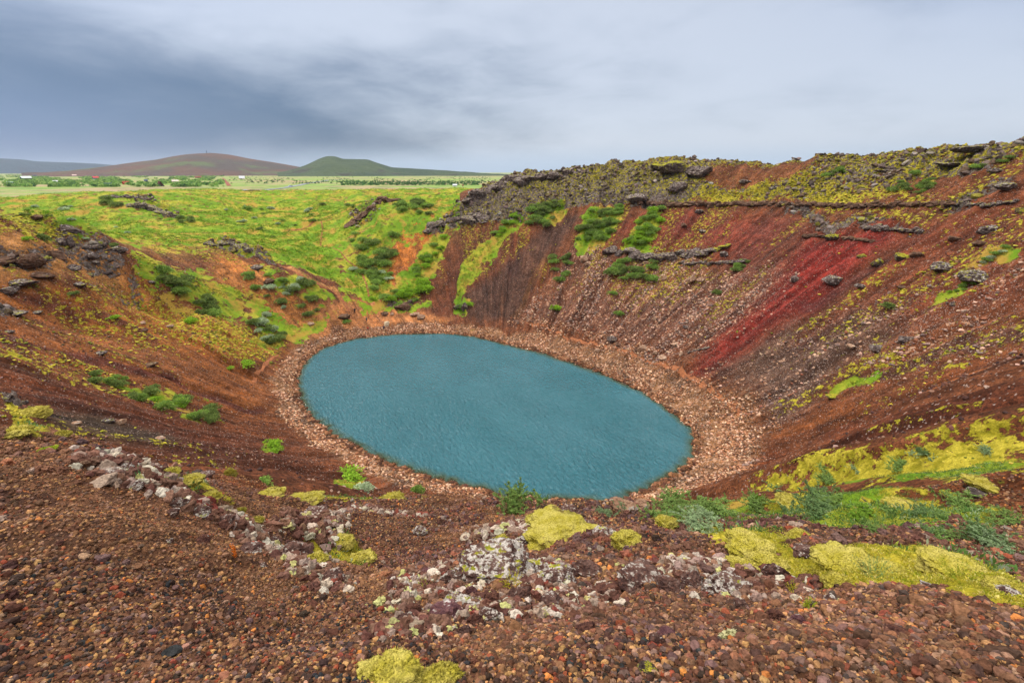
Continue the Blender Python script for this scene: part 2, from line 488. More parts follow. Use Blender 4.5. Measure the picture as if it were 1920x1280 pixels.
# moss
for pp, fe, k in [
    (R_((880, 375), (1000, 328), (1240, 305), (1340, 315), (1330, 345), (1260, 370), (1050, 400), (900, 425), (850, 430)), 4, .50),
    (R_((1240, 375), (1340, 345), (1440, 330), (1560, 315), (1760, 345), (1790, 380), (1600, 382), (1400, 380)), 3, .85),
    (R_((1500, 320), (1640, 300), (1900, 270), (1920, 290), (1800, 315), (1760, 345), (1640, 340)), 3, .62),
    (R_((1440, 388), (1620, 390), (1800, 390), (1720, 420), (1660, 428), (1560, 405)), 2.5, .7),
    (R_((1420, 895), (1500, 865), (1620, 840), (1740, 830), (1920, 785), (1920, 880), (1700, 890), (1500, 905)), 2, 1.35),
    (R_((1480, 880), (1540, 845), (1610, 832), (1600, 850), (1520, 880)), 1, .8),
    (R_((1240, 990), (1340, 985), (1480, 990), (1500, 1030), (1440, 1075), (1380, 1080), (1360, 1040)), .35, .95),
    (R_((1480, 1035), (1560, 1030), (1760, 1030), (1900, 1070), (1920, 1140), (1760, 1095), (1560, 1090), (1480, 1075)), .25, 1.25),
    (R_((1420, 930), (1560, 920), (1750, 925), (1920, 945), (1920, 1000), (1700, 985), (1560, 990)), 1.0, 1.0),
    (R_((120, 480), (300, 520), (420, 590), (540, 640), (520, 680), (420, 660), (250, 590), (120, 540)), 4, .66),
    (R_((0, 395), (70, 400), (130, 440), (60, 450), (0, 440)), 2, .7),
    (R_((200, 470), (400, 520), (520, 560), (420, 560), (280, 520)), 3, .75),
    (R_((550, 985), (640, 990), (700, 1040), (660, 1060), (580, 1050)), .2, .8),
    (R_((280, 880), (360, 890), (430, 930), (380, 930), (300, 905)), .3, .9),
    (R_((540, 925), (640, 930), (760, 925), (780, 935), (640, 945), (560, 940)), .6, .7),
    (R_((0, 735), (40, 760), (90, 800), (130, 815), (100, 822), (0, 812)), .3, .9),
    (R_((1650, 600), (1760, 640), (1700, 680), (1640, 700), (1560, 740), (1440, 770), (1450, 745), (1540, 715), (1640, 650)), 1.5, .6),
    (R_((1100, 490), (1300, 500), (1420, 500), (1300, 560), (1150, 560)), 3, .48),
    (R_((330, 600), (480, 640), (520, 690), (420, 670), (320, 630)), 2, .6),
    (R_((20, 665), (40, 662), (100, 680), (90, 685)), .6, .9),
    (R_((520, 660), (420, 630), (250, 560), (300, 560), (480, 610)), 2, .5),
    (R_((1640, 795), (1740, 770), (1830, 750), (1820, 765), (1720, 790)), .8, .8),
    (R_((940, 975), (990, 960), (1130, 985), (1140, 1000), (1060, 1010)), .2, .4),
]:
    zone(poly_w(pp, fe * 1.5), 1, k * (.88 if k < .9 else 1))
# sparse moss dots on the right wall and left slope
soft = sstep(12, 30, SD) * (1 - sstep(70, 80, SD)) * sstep(40, 60, RG)
veg[..., 1] = np.maximum(veg[..., 1], soft * (.10 + .34 * sstep(.35, .65, fbm2(PHI * 14, SD / 30, 3, 101))))
crim = poly_w(R_((1290, 708), (1345, 722), (1430, 650), (1530, 585), (1700, 480), (1800, 430), (1740, 425), (1640, 420), (1500, 425), (1440, 500), (1400, 560), (1330, 650)), 1.5)
zone(crim, 1, -1.0)
zone(poly_w(R_((860, 590), (900, 540), (960, 480), (1060, 410), (1100, 410), (1050, 460), (1000, 520), (960, 600)), 2), 1, -.9)
# rock
for pp, fe, k in [
    (R_((865, 378), (960, 332), (1100, 315), (1240, 298), (1340, 310), (1330, 330), (1260, 360), (1180, 375), (1060, 392), (960, 420), (860, 420), (800, 440), (790, 420), (840, 395)), 2.5, .85),
    (R_((1560, 325), (1640, 300), (1900, 268), (1920, 280), (1880, 300), (1700, 318), (1600, 330)), 2, .8),
    (R_((1180, 378), (1260, 350), (1340, 350), (1330, 378), (1250, 386)), 1.5, .75),
    (R_((1440, 385), (1600, 392), (1700, 420), (1740, 432), (1640, 420), (1450, 410)), 1.5, .7),
    (R_((70, 405), (110, 415), (150, 430), (220, 470), (200, 500), (120, 480), (60, 500), (0, 480), (0, 462), (80, 460)), 1.5, .55),
    (R_((240, 365), (280, 368), (340, 400), (330, 412), (270, 395)), 2, .8),
    (R_((380, 455), (440, 452), (500, 475), (520, 500), (480, 490), (420, 470)), 1.5, .75),
    (R_((655, 430), (720, 368), (750, 372), (700, 400), (680, 420)), 2, .8),
    (R_((0, 570), (60, 575), (40, 600), (0, 600)), 1.0, .8),
    (R_((1880, 330), (1920, 320), (1920, 350), (1850, 350)), 1.5, .8),
    (R_((1830, 340), (1870, 345), (1840, 375), (1800, 372)), 1.5, .6),
    (R_((0, 735), (50, 740), (60, 760), (20, 760)), .3, .7),
    (R_((130, 520), (200, 500), (260, 530), (180, 550)), 1.5, .5),
    (R_((720, 560), (770, 562), (765, 580), (725, 578)), 1, .6),
]:
    zone(poly_w(pp, fe), 2, k)
rim = sstep(60, 66, SD) * (1 - sstep(95, 110, SD)) * sstep(40, 44, Z) * (Y > 40) * (X > -30)
veg[..., 2] = np.maximum(veg[..., 2], rim * .52)
veg[..., 1] = np.maximum(veg[..., 1], rim * .55)
rust = line_w([(1350, 326), (1400, 330), (1470, 326)], 7)
zone(rust, 2, -.9); zone(rust, 1, -.6)
rw = veg[..., 2]
# rugged relief where rock crops out
rid = 1 - np.abs(fbm2(X / 3.2, Y / 3.2, 5, 111, .55) - .5) * 2
blk = np.floor(fbm2(X / 2.4 + 9, Y / 2.4, 3, 117) * 9) / 9
Z += rw * sstep(20, 60, RG) * ((rid - .8) * 4.0 + (blk - .5) * 4.5)
Z += (veg[..., 1] > .55) * (RG > 30) * (fbm2(X / 1.6, Y / 1.6, 3, 121) - .5) * .9

# ------------------------------------------------------------------ mesh helpers
def mesh_np(name, V, Fa, mat=None, cols=None, smooth=False, loop_tot=None):
    me = bpy.data.meshes.new(name)
    V = np.ascontiguousarray(V, np.float32); Fa = np.ascontiguousarray(Fa, np.int32)
    nf, k = Fa.shape
    me.vertices.add(len(V)); me.vertices.foreach_set('co', V.ravel())
    me.loops.add(nf * k); me.loops.foreach_set('vertex_index', Fa.ravel())
    me.polygons.add(nf)
    me.polygons.foreach_set('loop_start', np.arange(0, nf * k, k, dtype=np.int32))
    me.polygons.foreach_set('use_smooth', np.full(nf, smooth, bool))
    me.update(calc_edges=True)
    for nme, arr in (cols or {}).items():
        a = me.color_attributes.new(nme, 'FLOAT_COLOR', 'POINT')
        arr = np.ascontiguousarray(arr, np.float32)
        if arr.shape[1] == 3: arr = np.c_[arr, np.ones(len(arr), np.float32)]
        a.data.foreach_set('color', arr.ravel())
    if mat: me.materials.append(mat)
    return me


def link(name, me, parent=None):
    o = bpy.data.objects.new(name, me); COL.objects.link(o)
    if parent: o.parent = parent
    return o


def tag(o, label=None, cat=None, group=None, kind=None):
    if label: o['label'] = label
    if cat: o['category'] = cat
    if group: o['group'] = group
    if kind: o['kind'] = kind
    return o


def empty(name, loc=(0, 0, 0), rz=0.0):
    o = bpy.data.objects.new(name, None); COL.objects.link(o); o.location = loc; o.rotation_euler = (0, 0, rz)
    o.empty_display_size = .3
    return o


# ------------------------------------------------------------------ node helper
class NT:
    def __init__(s, tree):
        s.t = tree; s.L = tree.links

    def n(s, typ, ins=None, out=0, **kw):
        nd = s.t.nodes.new(typ)
        for k, v in kw.items(): setattr(nd, k, v)
        for k, v in (ins or {}).items():
            so = nd.inputs[k]
            if isinstance(v, bpy.types.NodeSocket): s.L.new(v, so)
            elif v is not None:
                if so.type == 'RGBA' and hasattr(v, '__len__') and len(v) == 3: v = tuple(v) + (1,)
                so.default_value = v
        return nd.outputs[out] if out is not None else nd

    def m(s, op, a, b=None, c=None, clamp=False):
        d = {0: a}
        if b is not None: d[1] = b
        if c is not None: d[2] = c
        return s.n('ShaderNodeMath', d, operation=op, use_clamp=clamp)

    def mix(s, f, a, b, mode='MIX'):
        return s.n('ShaderNodeMix', {0: f, 6: a, 7: b}, out=2, data_type='RGBA', blend_type=mode, clamp_factor=True)

    def noise(s, vec, scale, detail=4, rough=.55, out=0, dist=0.0):
        return s.n('ShaderNodeTexNoise', {'Vector': vec, 'Scale': scale, 'Detail': detail, 'Roughness': rough, 'Distortion': dist}, out=out)

    def ss(s, x, a, b, lo=0.0, hi=1.0):
        return s.n('ShaderNodeMapRange', {0: x, 1: a, 2: b, 3: lo, 4: hi}, interpolation_type='SMOOTHSTEP')

    def attr(s, name, out=0):
        return s.n('ShaderNodeAttribute', None, out=out, attribute_name=name)

    def sep(s, v):
        return s.n('ShaderNodeSeparateXYZ', {0: v}, out=None).outputs

    def sepc(s, v):
        return s.n('ShaderNodeSeparateColor', {0: v}, out=None).outputs


def new_mat(name):
    m = bpy.data.materials.new(name); m.use_nodes = True
    t = NT(m.node_tree)
    b = m.node_tree.nodes['Principled BSDF']
    b.inputs['Roughness'].default_value = .9
    b.inputs['Specular IOR Level'].default_value = .08
    return m, t, b


def bump(t, b, h, strength=.5, dist=.1):
    nb = t.n('ShaderNodeBump', {'Height': h, 'Strength': strength, 'Distance': dist})
    t.L.new(nb, b.inputs['Normal'])


# ------------------------------------------------------------------ ground material
def ground_material():
    m, t, b = new_mat('ground')
    pos = t.n('ShaderNodeTexCoord', out=3)
    soilc = t.attr('soil'); scr = t.attr('soil', 3)
    vg = t.sepc(t.attr('veg')); scrub = t.attr('veg', 3)
    flow = t.attr('flow', 1)
    dist = t.n('ShaderNodeVectorMath', {0: pos, 1: (0, 0, 50)}, out=1, operation='DISTANCE')   # local scale of the ground sheet
    n1 = t.noise(pos, .35, 9, .62)
    n2 = t.noise(pos, 1.7, 6, .6)
    n3 = t.noise(pos, .09, 5, .6)
    nf = t.noise(pos, 14, 5, .65)
    st = t.noise(flow, 1.0, 6, .62)
    st2 = t.noise(flow, 3.1, 5, .6)
    # soil
    kal = t.n('ShaderNodeVectorMath', {0: t.n('ShaderNodeVectorMath', {0: soilc, 1: (.98, 1.07, .95)}, operation='MULTIPLY'), 'Scale': KALB * .80}, operation='SCALE')
    br = t.m('MULTIPLY', t.ss(n1, .3, .7, .62, 1.36), t.ss(st, .3, .7, .62, 1.36))
    br = t.m('MULTIPLY', br, t.ss(st2, .3, .7, .85, 1.15))
    c = t.n('ShaderNodeVectorMath', {0: kal, 'Scale': br}, operation='SCALE')
    c = t.mix(t.m('MULTIPLY', t.ss(t.noise(flow, .55, 5, .6), .5, .68), t.m('SUBTRACT', .6, t.m('MULTIPLY', scr, .3))), c, t.n('ShaderNodeVectorMath', {0: c, 1: (1.45, 1.25, 1.0)}, operation='MULTIPLY'))
    c = t.mix(t.m('MULTIPLY', t.ss(t.noise(flow, .8, 6, .6, dist=.3), .52, .68), .7), c, t.n('ShaderNodeVectorMath', {0: c, 1: (.55, .55, .72)}, operation='MULTIPLY'))
    # grains
    vor = t.n('ShaderNodeTexVoronoi', {'Vector': pos, 'Scale': 2.3, 'Randomness': 1.0}, out=None)
    cellc = t.sepc(vor.outputs['Color'])
    vor2 = t.n('ShaderNodeTexVoronoi', {'Vector': pos, 'Scale': 9.0}, out=None)
    cell2 = t.sepc(vor2.outputs['Color'])
    vor3 = t.n('ShaderNodeTexVoronoi', {'Vector': pos, 'Scale': 42.0}, out=None)
    cell3 = t.sepc(vor3.outputs['Color'])
    g = t.m('MULTIPLY', t.m('MULTIPLY_ADD', cellc[0], .5, .75), t.m('MULTIPLY_ADD', cell2[0], .7, .65))
    g = t.m('MULTIPLY', g, t.m('MULTIPLY_ADD', cell3[0], .6, .7))
    c = t.n('ShaderNodeVectorMath', {0: c, 'Scale': g}, operation='SCALE')
    # pale and rusty stones in the scree
    sm = t.m('GREATER_THAN', t.m('ADD', cellc[1], t.m('MULTIPLY', scr, .22)), t.ss(n1, .42, .62, 1.2, .95))
    c = t.mix(t.m('MULTIPLY', sm, t.m('MINIMUM', t.m('MULTIPLY', scr, 1.6), .75)), c, alb((206, 160, 128)))
    sm2 = t.m('GREATER_THAN', t.m('MULTIPLY', cell2[1], t.ss(dist, 18, 40)), t.m('MULTIPLY_ADD', scr, -.12, .965))
    c = t.mix(t.m('MULTIPLY', sm2, .7), c, alb((170, 150, 140)))
    dk = t.m('LESS_THAN', cell2[2], .16)
    c = t.mix(t.m('MULTIPLY', dk, .55), c, alb((48, 32, 30)))
    # rock
    rk = t.ss(t.m('ADD', vg[2], t.m('MULTIPLY_ADD', t.noise(pos, .8, 7, .65), 2.0, -1.0)), .40, .54)
    rn = t.noise(pos, 1.3, 8, .7)
    rc = t.mix(t.ss(rn, .35, .62), alb((66, 56, 52)), alb((138, 124, 116)))
    rc = t.mix(t.ss(t.noise(pos, 3.7, 4, .6), .6, .7), rc, alb((186, 178, 172)))
    rc = t.mix(t.ss(n2, .5, .62, 0, .55), rc, alb((96, 66, 50)))
    c = t.mix(rk, c, rc)
    # moss
    mn = t.m('MULTIPLY_ADD', t.noise(pos, 1.15, 7, .68), 2.6, -1.3)
    mo = t.ss(t.m('ADD', vg[1], mn), .52, .66)
    mc = t.mix(t.ss(n2, .35, .65), alb((146, 134, 30)), alb((206, 186, 66)))
    mc = t.mix(t.ss(nf, .4, .65, 0, .6), mc, alb((108, 112, 30)))
    c = t.mix(mo, c, mc)
    # grass
    gn = t.m('MULTIPLY_ADD', t.noise(pos, .30, 8, .64), 2.1, -.98)
    gr = t.ss(t.m('ADD', vg[0], gn), .44, .58)
    gc = t.mix(t.ss(n3, .38, .6), alb((122, 154, 36)), alb((174, 168, 58)))
    gc = t.mix(t.ss(t.noise(pos, .12, 6, .6), .42, .6), gc, alb((108, 142, 34)))
    gc = t.mix(t.ss(t.noise(pos, .34, 6, .62), .54, .68, 0, .8), gc, alb((92, 112, 38)))
    gc = t.mix(t.ss(t.noise(pos, .10, 7, .62), .51, .62, 0, .85), gc, alb((184, 142, 66)))
    gc = t.mix(t.ss(nf, .5, .7, 0, .25), gc, alb((70, 108, 20)))
    # the far plain is greyer and mauve-brown in patches
    pn = t.noise(t.n('ShaderNodeMapping', {0: pos, 3: (.006, .011, .01)}), 1.0, 7, .62)
    pc = t.mix(t.ss(pn, .42, .6), alb((136, 162, 80)), alb((174, 148, 118)))
    pc = t.mix(t.ss(t.noise(pos, .03, 6, .6), .5, .62, 0, .8), pc, alb((92, 128, 66)))
    gc = t.mix(t.ss(dist, 370, 460), gc, pc)
    c = t.mix(gr, c, gc)
    c = t.mix(t.ss(dist, 420, 560, 0, .75), c, pc)
    t.L.new(c, b.inputs['Base Color'])
    h = t.m('ADD', t.m('MULTIPLY', n2, .65), t.m('MULTIPLY', n1, 1.0))
    h = t.m('ADD', h, t.m('MULTIPLY', cellc[0], .10))
    h = t.m('ADD', h, t.m('MULTIPLY', cell2[0], .05))
    h = t.m('ADD', h, t.m('MULTIPLY', nf, .06))
    h = t.m('ADD', h, t.m('MULTIPLY', rk, t.m('MULTIPLY', rn, 1.8)))
    h = t.m('ADD', h, t.m('MULTIPLY', mo, .12))
    h = t.m('ADD', h, t.m('MULTIPLY', gr, t.m('MULTIPLY', t.noise(pos, 2.6, 5, .7), .5)))
    bump(t, b, h, .8, .55)
    return m


GM = ground_material()
V = np.stack([X, Y, Z], -1).reshape(-1, 3)
ii = np.arange(NA - 1); jj = np.arange(NR - 1)
I0 = (jj[:, None] * NA + ii[None]).ravel()
FA = np.stack([I0, I0 + NA, I0 + NA + 1, I0 + 1], -1)[:, ::-1]
FA = np.stack([I0, I0 + 1, I0 + NA + 1, I0 + NA], -1)[:, ::-1]
gme = mesh_np('ground', V, FA, GM, {'soil': soil.reshape(-1, 4), 'veg': veg.reshape(-1, 4)}, smooth=True)
fl = gme.attributes.new('flow', 'FLOAT_VECTOR', 'POINT')
FLW = np.stack([PHI * 38, SD / 16, Z / 40], -1).reshape(-1, 3).astype(np.float32)
fl.data.foreach_set('vector', FLW.ravel())
ground = link('ground', gme); tag(ground, kind='structure')

# ------------------------------------------------------------------ world and light
def world():
    w = bpy.data.worlds.new('World'); scn.world = w; w.use_nodes = True
    t = NT(w.node_tree); bg = w.node_tree.nodes['Background']
    d = t.n('ShaderNodeTexCoord', out=0)
    s = t.sep(d)
    az = t.m('ARCTAN2', s[0], s[1]); el = t.m('ARCSINE', s[2])
    sky = t.n('ShaderNodeTexSky', None, sky_type='NISHITA', sun_disc=False, sun_elevation=SUN_EL, sun_rotation=SUN_ROT,
              air_density=1.0, dust_density=1.5, ozone_density=1.5)
    v = t.n('ShaderNodeCombineXYZ', {0: t.m('MULTIPLY', az, 1.6), 1: t.m('MULTIPLY', el, 5.0), 2: 0.0})
    n1 = t.noise(v, 1.35, 9, .56, dist=.5)
    n2 = t.noise(v, 3.6, 8, .55, dist=.4)

    def blob(a0, e0, sa, se):
        x = t.m('DIVIDE', t.m('SUBTRACT', az, math.radians(a0)), math.radians(sa))
        y = t.m('DIVIDE', t.m('SUBTRACT', el, math.radians(e0)), math.radians(se))
        return t.m('EXPONENT', t.m('MULTIPLY', t.m('ADD', t.m('MULTIPLY', x, x), t.m('MULTIPLY', y, y)), -1.0))
    dark = t.m('MULTIPLY', blob(-38, 5.5, 30, 6.5), 1.2)
    dark = t.m('ADD', dark, t.m('MULTIPLY', blob(-8, 9.5, 16, 4.0), .28))
    dark = t.m('ADD', dark, t.m('MULTIPLY', blob(-50, 17, 22, 7), .55))
    dark = t.m('ADD', dark, t.m('MULTIPLY', blob(46, 21, 24, 8), .6))
    dark = t.m('ADD', dark, t.m('MULTIPLY', blob(-15, 3.2, 26, 2.2), .30))
    dark = t.m('SUBTRACT', dark, t.m('MULTIPLY', blob(-24, 17, 12, 5), .35))
    dark = t.m('ADD', dark, t.m('MULTIPLY_ADD', n1, 1.5, -.70))
    dark = t.m('ADD', dark, t.m('MULTIPLY_ADD', n2, 1.0, -.48))
    light = lin((206, 214, 229)); dk = lin((50, 84, 122))
    c = t.mix(t.ss(dark, -.05, 1.55), tuple(light), tuple(dk))
    # bluish rain air far left, blue gap upper right
    c = t.mix(t.m('MULTIPLY', blob(-54, 2, 26, 5), .95), c, tuple(lin((70, 112, 172))))
    c = t.mix(t.m('MULTIPLY', blob(54, 23, 20, 10), .75), c, tuple(lin((104, 144, 204))))
    c = t.mix(t.m('MULTIPLY', blob(-50, 20, 22, 8), .5), c, tuple(lin((120, 152, 206))))
    # paler strip below the cloud base at the horizon
    c = t.mix(t.m('MULTIPLY', t.ss(el, .005, .06, 1, 0), t.ss(az, -.62, -.25, .1, .75)), c, tuple(lin((176, 198, 224))))
    # overcast sky is brighter overhead; dull below the horizon
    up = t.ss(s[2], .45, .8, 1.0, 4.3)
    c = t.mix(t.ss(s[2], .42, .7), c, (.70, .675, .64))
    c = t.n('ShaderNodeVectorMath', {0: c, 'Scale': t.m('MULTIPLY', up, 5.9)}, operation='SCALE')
    c = t.mix(.12, c, sky)
    c = t.mix(t.ss(s[2], -.06, -.01, 1, 0), c, (1.1, .95, .8))
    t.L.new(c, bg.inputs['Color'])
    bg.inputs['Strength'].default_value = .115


SUN_EL = math.radians(48); SUN_AZ = math.radians(-60)      # azimuth clockwise from the view direction
SUN_ROT = SUN_AZ
world()
sl = bpy.data.lights.new('sun', 'SUN'); sl.energy = 1.5; sl.angle = math.radians(9); sl.color = (1, .95, .87)
so = bpy.data.objects.new('sun', sl); COL.objects.link(so)
sd_ = Vector((math.sin(SUN_AZ) * math.cos(SUN_EL), math.cos(SUN_AZ) * math.cos(SUN_EL), math.sin(SUN_EL)))
so.rotation_euler = sd_.to_track_quat('Z', 'Y').to_euler()
scn.view_settings.view_transform = 'Standard'; scn.view_settings.look = 'None'; scn.view_settings.gamma = 1
scn.view_settings.exposure = 0.62
scn.render.engine = 'CYCLES'

# ------------------------------------------------------------------ lake
def lake():
    m, t, b = new_mat('lake_water')
    pos = t.n('ShaderNodeTexCoord', out=3)
    dep = t.sepc(t.attr('depth'))[0]
    mp = t.n('ShaderNodeMapping', {0: pos, 2: (0, 0, math.radians(-56)), 3: (2.2, 1, 1)}, vector_type='TEXTURE')
    w1 = t.noise(mp, 1.7, 4, .62, dist=.6); w2 = t.noise(mp, .12, 3, .5)
    amp = t.ss(w2, .3, .7, .8, 1.1)
    big = t.noise(pos, .035, 4, .6)
    bc = t.mix(t.ss(big, .3, .7), (.026, .122, .154), (.038, .140, .176))
    bc = t.mix(t.ss(dep, .1, .8), alb((78, 96, 66), .8), bc)
    b.inputs['Roughness'].default_value = .12
    b.inputs['IOR'].default_value = 1.333
    b.inputs['Specular IOR Level'].default_value = .5
    t.L.new(bc, b.inputs['Base Color'])
    nb = t.n('ShaderNodeBump', {'Height': t.m('MULTIPLY', w1, amp), 'Strength': 1.0, 'Distance': 1.1})
    t.L.new(nb, b.inputs['Normal'])
    # clear shallow margin
    gl = t.n('ShaderNodeBsdfGlossy', {'Color': (1, 1, 1, 1), 'Roughness': .08, 'Normal': nb})
    tr = t.n('ShaderNodeBsdfTransparent', {'Color': (.78, .84, .78, 1)})
    fr = t.n('ShaderNodeFresnel', {'IOR': 1.333, 'Normal': nb})
    sh_ = t.n('ShaderNodeMixShader', {0: fr, 1: tr, 2: gl})
    fin = t.n('ShaderNodeMixShader', {0: t.ss(dep, .0, .35), 1: sh_, 2: b.outputs[0]})
    t.L.new(fin, m.node_tree.nodes['Material Output'].inputs['Surface'])
    ph = np.linspace(-math.pi, math.pi, 361)[:-1]; rs = np.concatenate([np.linspace(0.05, .8, 12), np.linspace(.82, 1.12, 40)])
    PH, RS = np.meshgrid(ph, rs)
    RH = rho(PH) * RS
    x = CX + RH * np.cos(PH); y = CY + RH * np.sin(PH)
    dz = -ground_z(x, y)
    n, k = PH.shape
    V = np.stack([x, y, np.zeros_like(x)], -1).reshape(-1, 3)
    a = np.arange(k); q = []
    for j in range(n - 1):
        q.append(np.stack([j * k + a, j * k + (a + 1) % k, (j + 1) * k + (a + 1) % k, (j + 1) * k + a], -1)[:, ::-1])
    # close the middle
    F_ = np.concatenate(q)
    d3 = np.repeat(dz.reshape(-1, 1), 3, 1)
    V = np.r_[V, [[CX, CY, 0]]]; d3 = np.r_[d3, [[9, 9, 9]]]
    cen = np.stack([np.full(k // 2, len(V) - 1), np.arange(0, k, 2), np.arange(0, k, 2) + 1, (np.arange(0, k, 2) + 2) % k], -1)
    F_ = np.r_[F_, cen]
    me = mesh_np('lake', V, F_, m, {'depth': d3}, smooth=True)
    tag(link('lake', me), kind='structure')


lake()

# ------------------------------------------------------------------ distant hills
def hill(name, prof, D, depth, cols, seed):
    """prof: skyline (px,py) as seen from the rim; D distance of the crest"""
    az = np.array([elev(a, b)[0] for a, b in prof]); ev = np.array([elev(a, b)[1] for a, b in prof])
    A = np.linspace(az[0], az[-1], 420); E = np.interp(A, az, ev)
    ker = np.ones(9) / 9; E = np.convolve(np.pad(E, 4, 'edge'), ker, 'valid')
    T = np.linspace(-1, 1, 90)
    AAh, TT = np.meshgrid(A, T)
    r = D + TT * depth
    crest = (CAMZ + E * D)[None] - 20
    endw = np.sin(np.linspace(0, math.pi, len(A)))[None] ** .25
    g = (1 - np.abs(TT) ** 1.5) ** 1.15
    x = r * np.sin(AAh); y = r * np.cos(AAh)
    z = 20 + crest * g
    amp = crest.max() * .10
    z += (fbm2(x / depth * 5, y / depth * 5, 5, seed) - .5) * amp * g * sstep(0, .25, np.abs(TT)) * 2
    z = np.where(g > 0.0, z, 15)
    n, k = x.shape
    V = np.stack([x, y, z], -1).reshape(-1, 3)
    i0 = (np.arange(n - 1)[:, None] * k + np.arange(k - 1)[None]).ravel()
    Fh = np.stack([i0, i0 + k, i0 + k + 1, i0 + 1], -1)
    m, t, b = new_mat(name)
    pos = t.n('ShaderNodeTexCoord', out=3)
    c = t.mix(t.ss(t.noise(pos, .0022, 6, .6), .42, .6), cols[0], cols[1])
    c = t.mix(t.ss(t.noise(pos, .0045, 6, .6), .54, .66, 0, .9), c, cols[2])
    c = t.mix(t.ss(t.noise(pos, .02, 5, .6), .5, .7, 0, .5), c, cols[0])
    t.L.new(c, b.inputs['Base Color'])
    bump(t, b, t.noise(pos, .01, 7, .65), .8, 40)
    o = link(name, mesh_np(name, V, Fh, m, smooth=True))
    tag(o, kind='structure')
    return o


HILL1 = hill('hills', [(40, 326), (130, 320), (200, 312), (232, 307), (262, 303), (290, 300), (320, 294), (345, 290), (370, 288), (400, 287), (430, 290), (470, 298), (510, 304),
              (550, 311), (572, 315), (620, 323)], 4300, 900, (alb((84, 74, 68)), alb((104, 76, 64)), alb((92, 106, 64))), 3)
hill('hills', [(520, 325), (555, 316), (575, 309), (600, 297), (612, 293), (628, 293), (642, 298), (690, 299), (703, 304), (735, 314), (790, 317),
              (840, 320), (900, 325), (1010, 330)], 3500, 700, (alb((60, 74, 54)), alb((76, 88, 58)), alb((66, 60, 56))), 13)
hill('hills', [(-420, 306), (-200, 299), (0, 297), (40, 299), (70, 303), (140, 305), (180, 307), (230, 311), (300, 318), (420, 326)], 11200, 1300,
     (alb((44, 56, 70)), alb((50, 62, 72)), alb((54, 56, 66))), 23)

# ------------------------------------------------------------------ haze
def haze():
    m = bpy.data.materials.new('haze'); m.use_nodes = True
    nt = m.node_tree
    for n in list(nt.nodes):
        if n.type == 'BSDF_PRINCIPLED': nt.nodes.remove(n)
    v = nt.nodes.new('ShaderNodeVolumePrincipled')
    v.inputs['Color'].default_value = (.70, .84, 1, 1)
    v.inputs['Density'].default_value = HAZE
    v.inputs['Anisotropy'].default_value = .2
    nt.links.new(v.outputs[0], nt.nodes['Material Output'].inputs['Volume'])
    x0, x1, y0, y1, z0, z1 = -13900, 13900, -13800, 14000, -14, 300
    Vv = np.array([(x, y, z) for x in (x0, x1) for y in (y0, y1) for z in (z0, z1)])
    Fv = np.array([(0, 1, 3, 2), (4, 6, 7, 5), (0, 4, 5, 1), (2, 3, 7, 6), (0, 2, 6, 4), (1, 5, 7, 3)])
    o = link('haze', mesh_np('haze', Vv, Fv, m)); tag(o, kind='stuff')


HAZE = 3.2e-5
haze()
#==PART2==

# ------------------------------------------------------------------ scatter tools
AREA = np.gradient(RR)[:, None] * RR[:, None] * np.gradient(AZ)[None, :]
IN = ((np.abs(AZ) < math.radians(61)) * 1.0)[None, :]


def sample_ground(Wt, n, rg):
    w = (Wt * AREA * IN).astype(np.float64).ravel(); w[w < 0] = 0
    c = np.cumsum(w)
    if c[-1] <= 0: return np.zeros((0, 3)), np.zeros(0, int), np.zeros(0, int)
    k = np.searchsorted(c, rg.random(n) * c[-1]); k = np.minimum(k, len(w) - 1)
    j, i = k // NA, k % NA
    a = AZ[i] + (rg.random(n) - .5) * .0016; r = RR[j] * 1.0 + (rg.random(n) - .5) * np.gradient(RR)[j]
    x = r * np.sin(a); y = r * np.cos(a)
    return np.c_[x, y, ground_z(x, y)], j, i


def ico(sub):
    bm = bmesh.new(); bmesh.ops.create_icosphere(bm, subdivisions=sub, radius=1.0)
    V = np.array([v.co[:] for v in bm.verts]); Fc = np.array([[v.index for v in f.verts] for f in bm.faces])
    bm.free(); return V, Fc


ICO = {k: ico(k) for k in (1, 2, 3, 4, 5)}      # 12, 42, 162, 642, 2562 verts


def rand_rot(n, rg, full=True):
    if full:
        q = rg.normal(size=(n, 4)); q /= np.linalg.norm(q, axis=1)[:, None]
    else:
        a = rg.random(n) * math.pi; q = np.c_[np.cos(a), np.zeros(n), np.zeros(n), np.sin(a)]
    w, x, y, z = q.T
    return np.stack([1 - 2 * (y*y + z*z), 2 * (x*y - z*w), 2 * (x*z + y*w), 2 * (x*y + z*w), 1 - 2 * (x*x + z*z), 2 * (y*z - x*w),
                     2 * (x*z - y*w), 2 * (y*z + x*w), 1 - 2 * (x*x + y*y)], -1).reshape(-1, 3, 3)


def stone_shape(level, seed, cuts=7, rough=.12):
    rg = np.random.default_rng(seed)
    V, Fc = ICO[level]; V = V.copy()
    for _ in range(cuts):
        n = rg.normal(size=3); n /= np.linalg.norm(n); o = rg.uniform(.5, .85)
        d = V @ n - o; V -= np.maximum(d, 0)[:, None] * n
    V *= 1 + (fbm3(V + seed * 3.3, 2.2, 3, seed)[:, None] - .5) * rough * 3
    V *= rg.uniform(.75, 1.2, size=3)
    return V, Fc


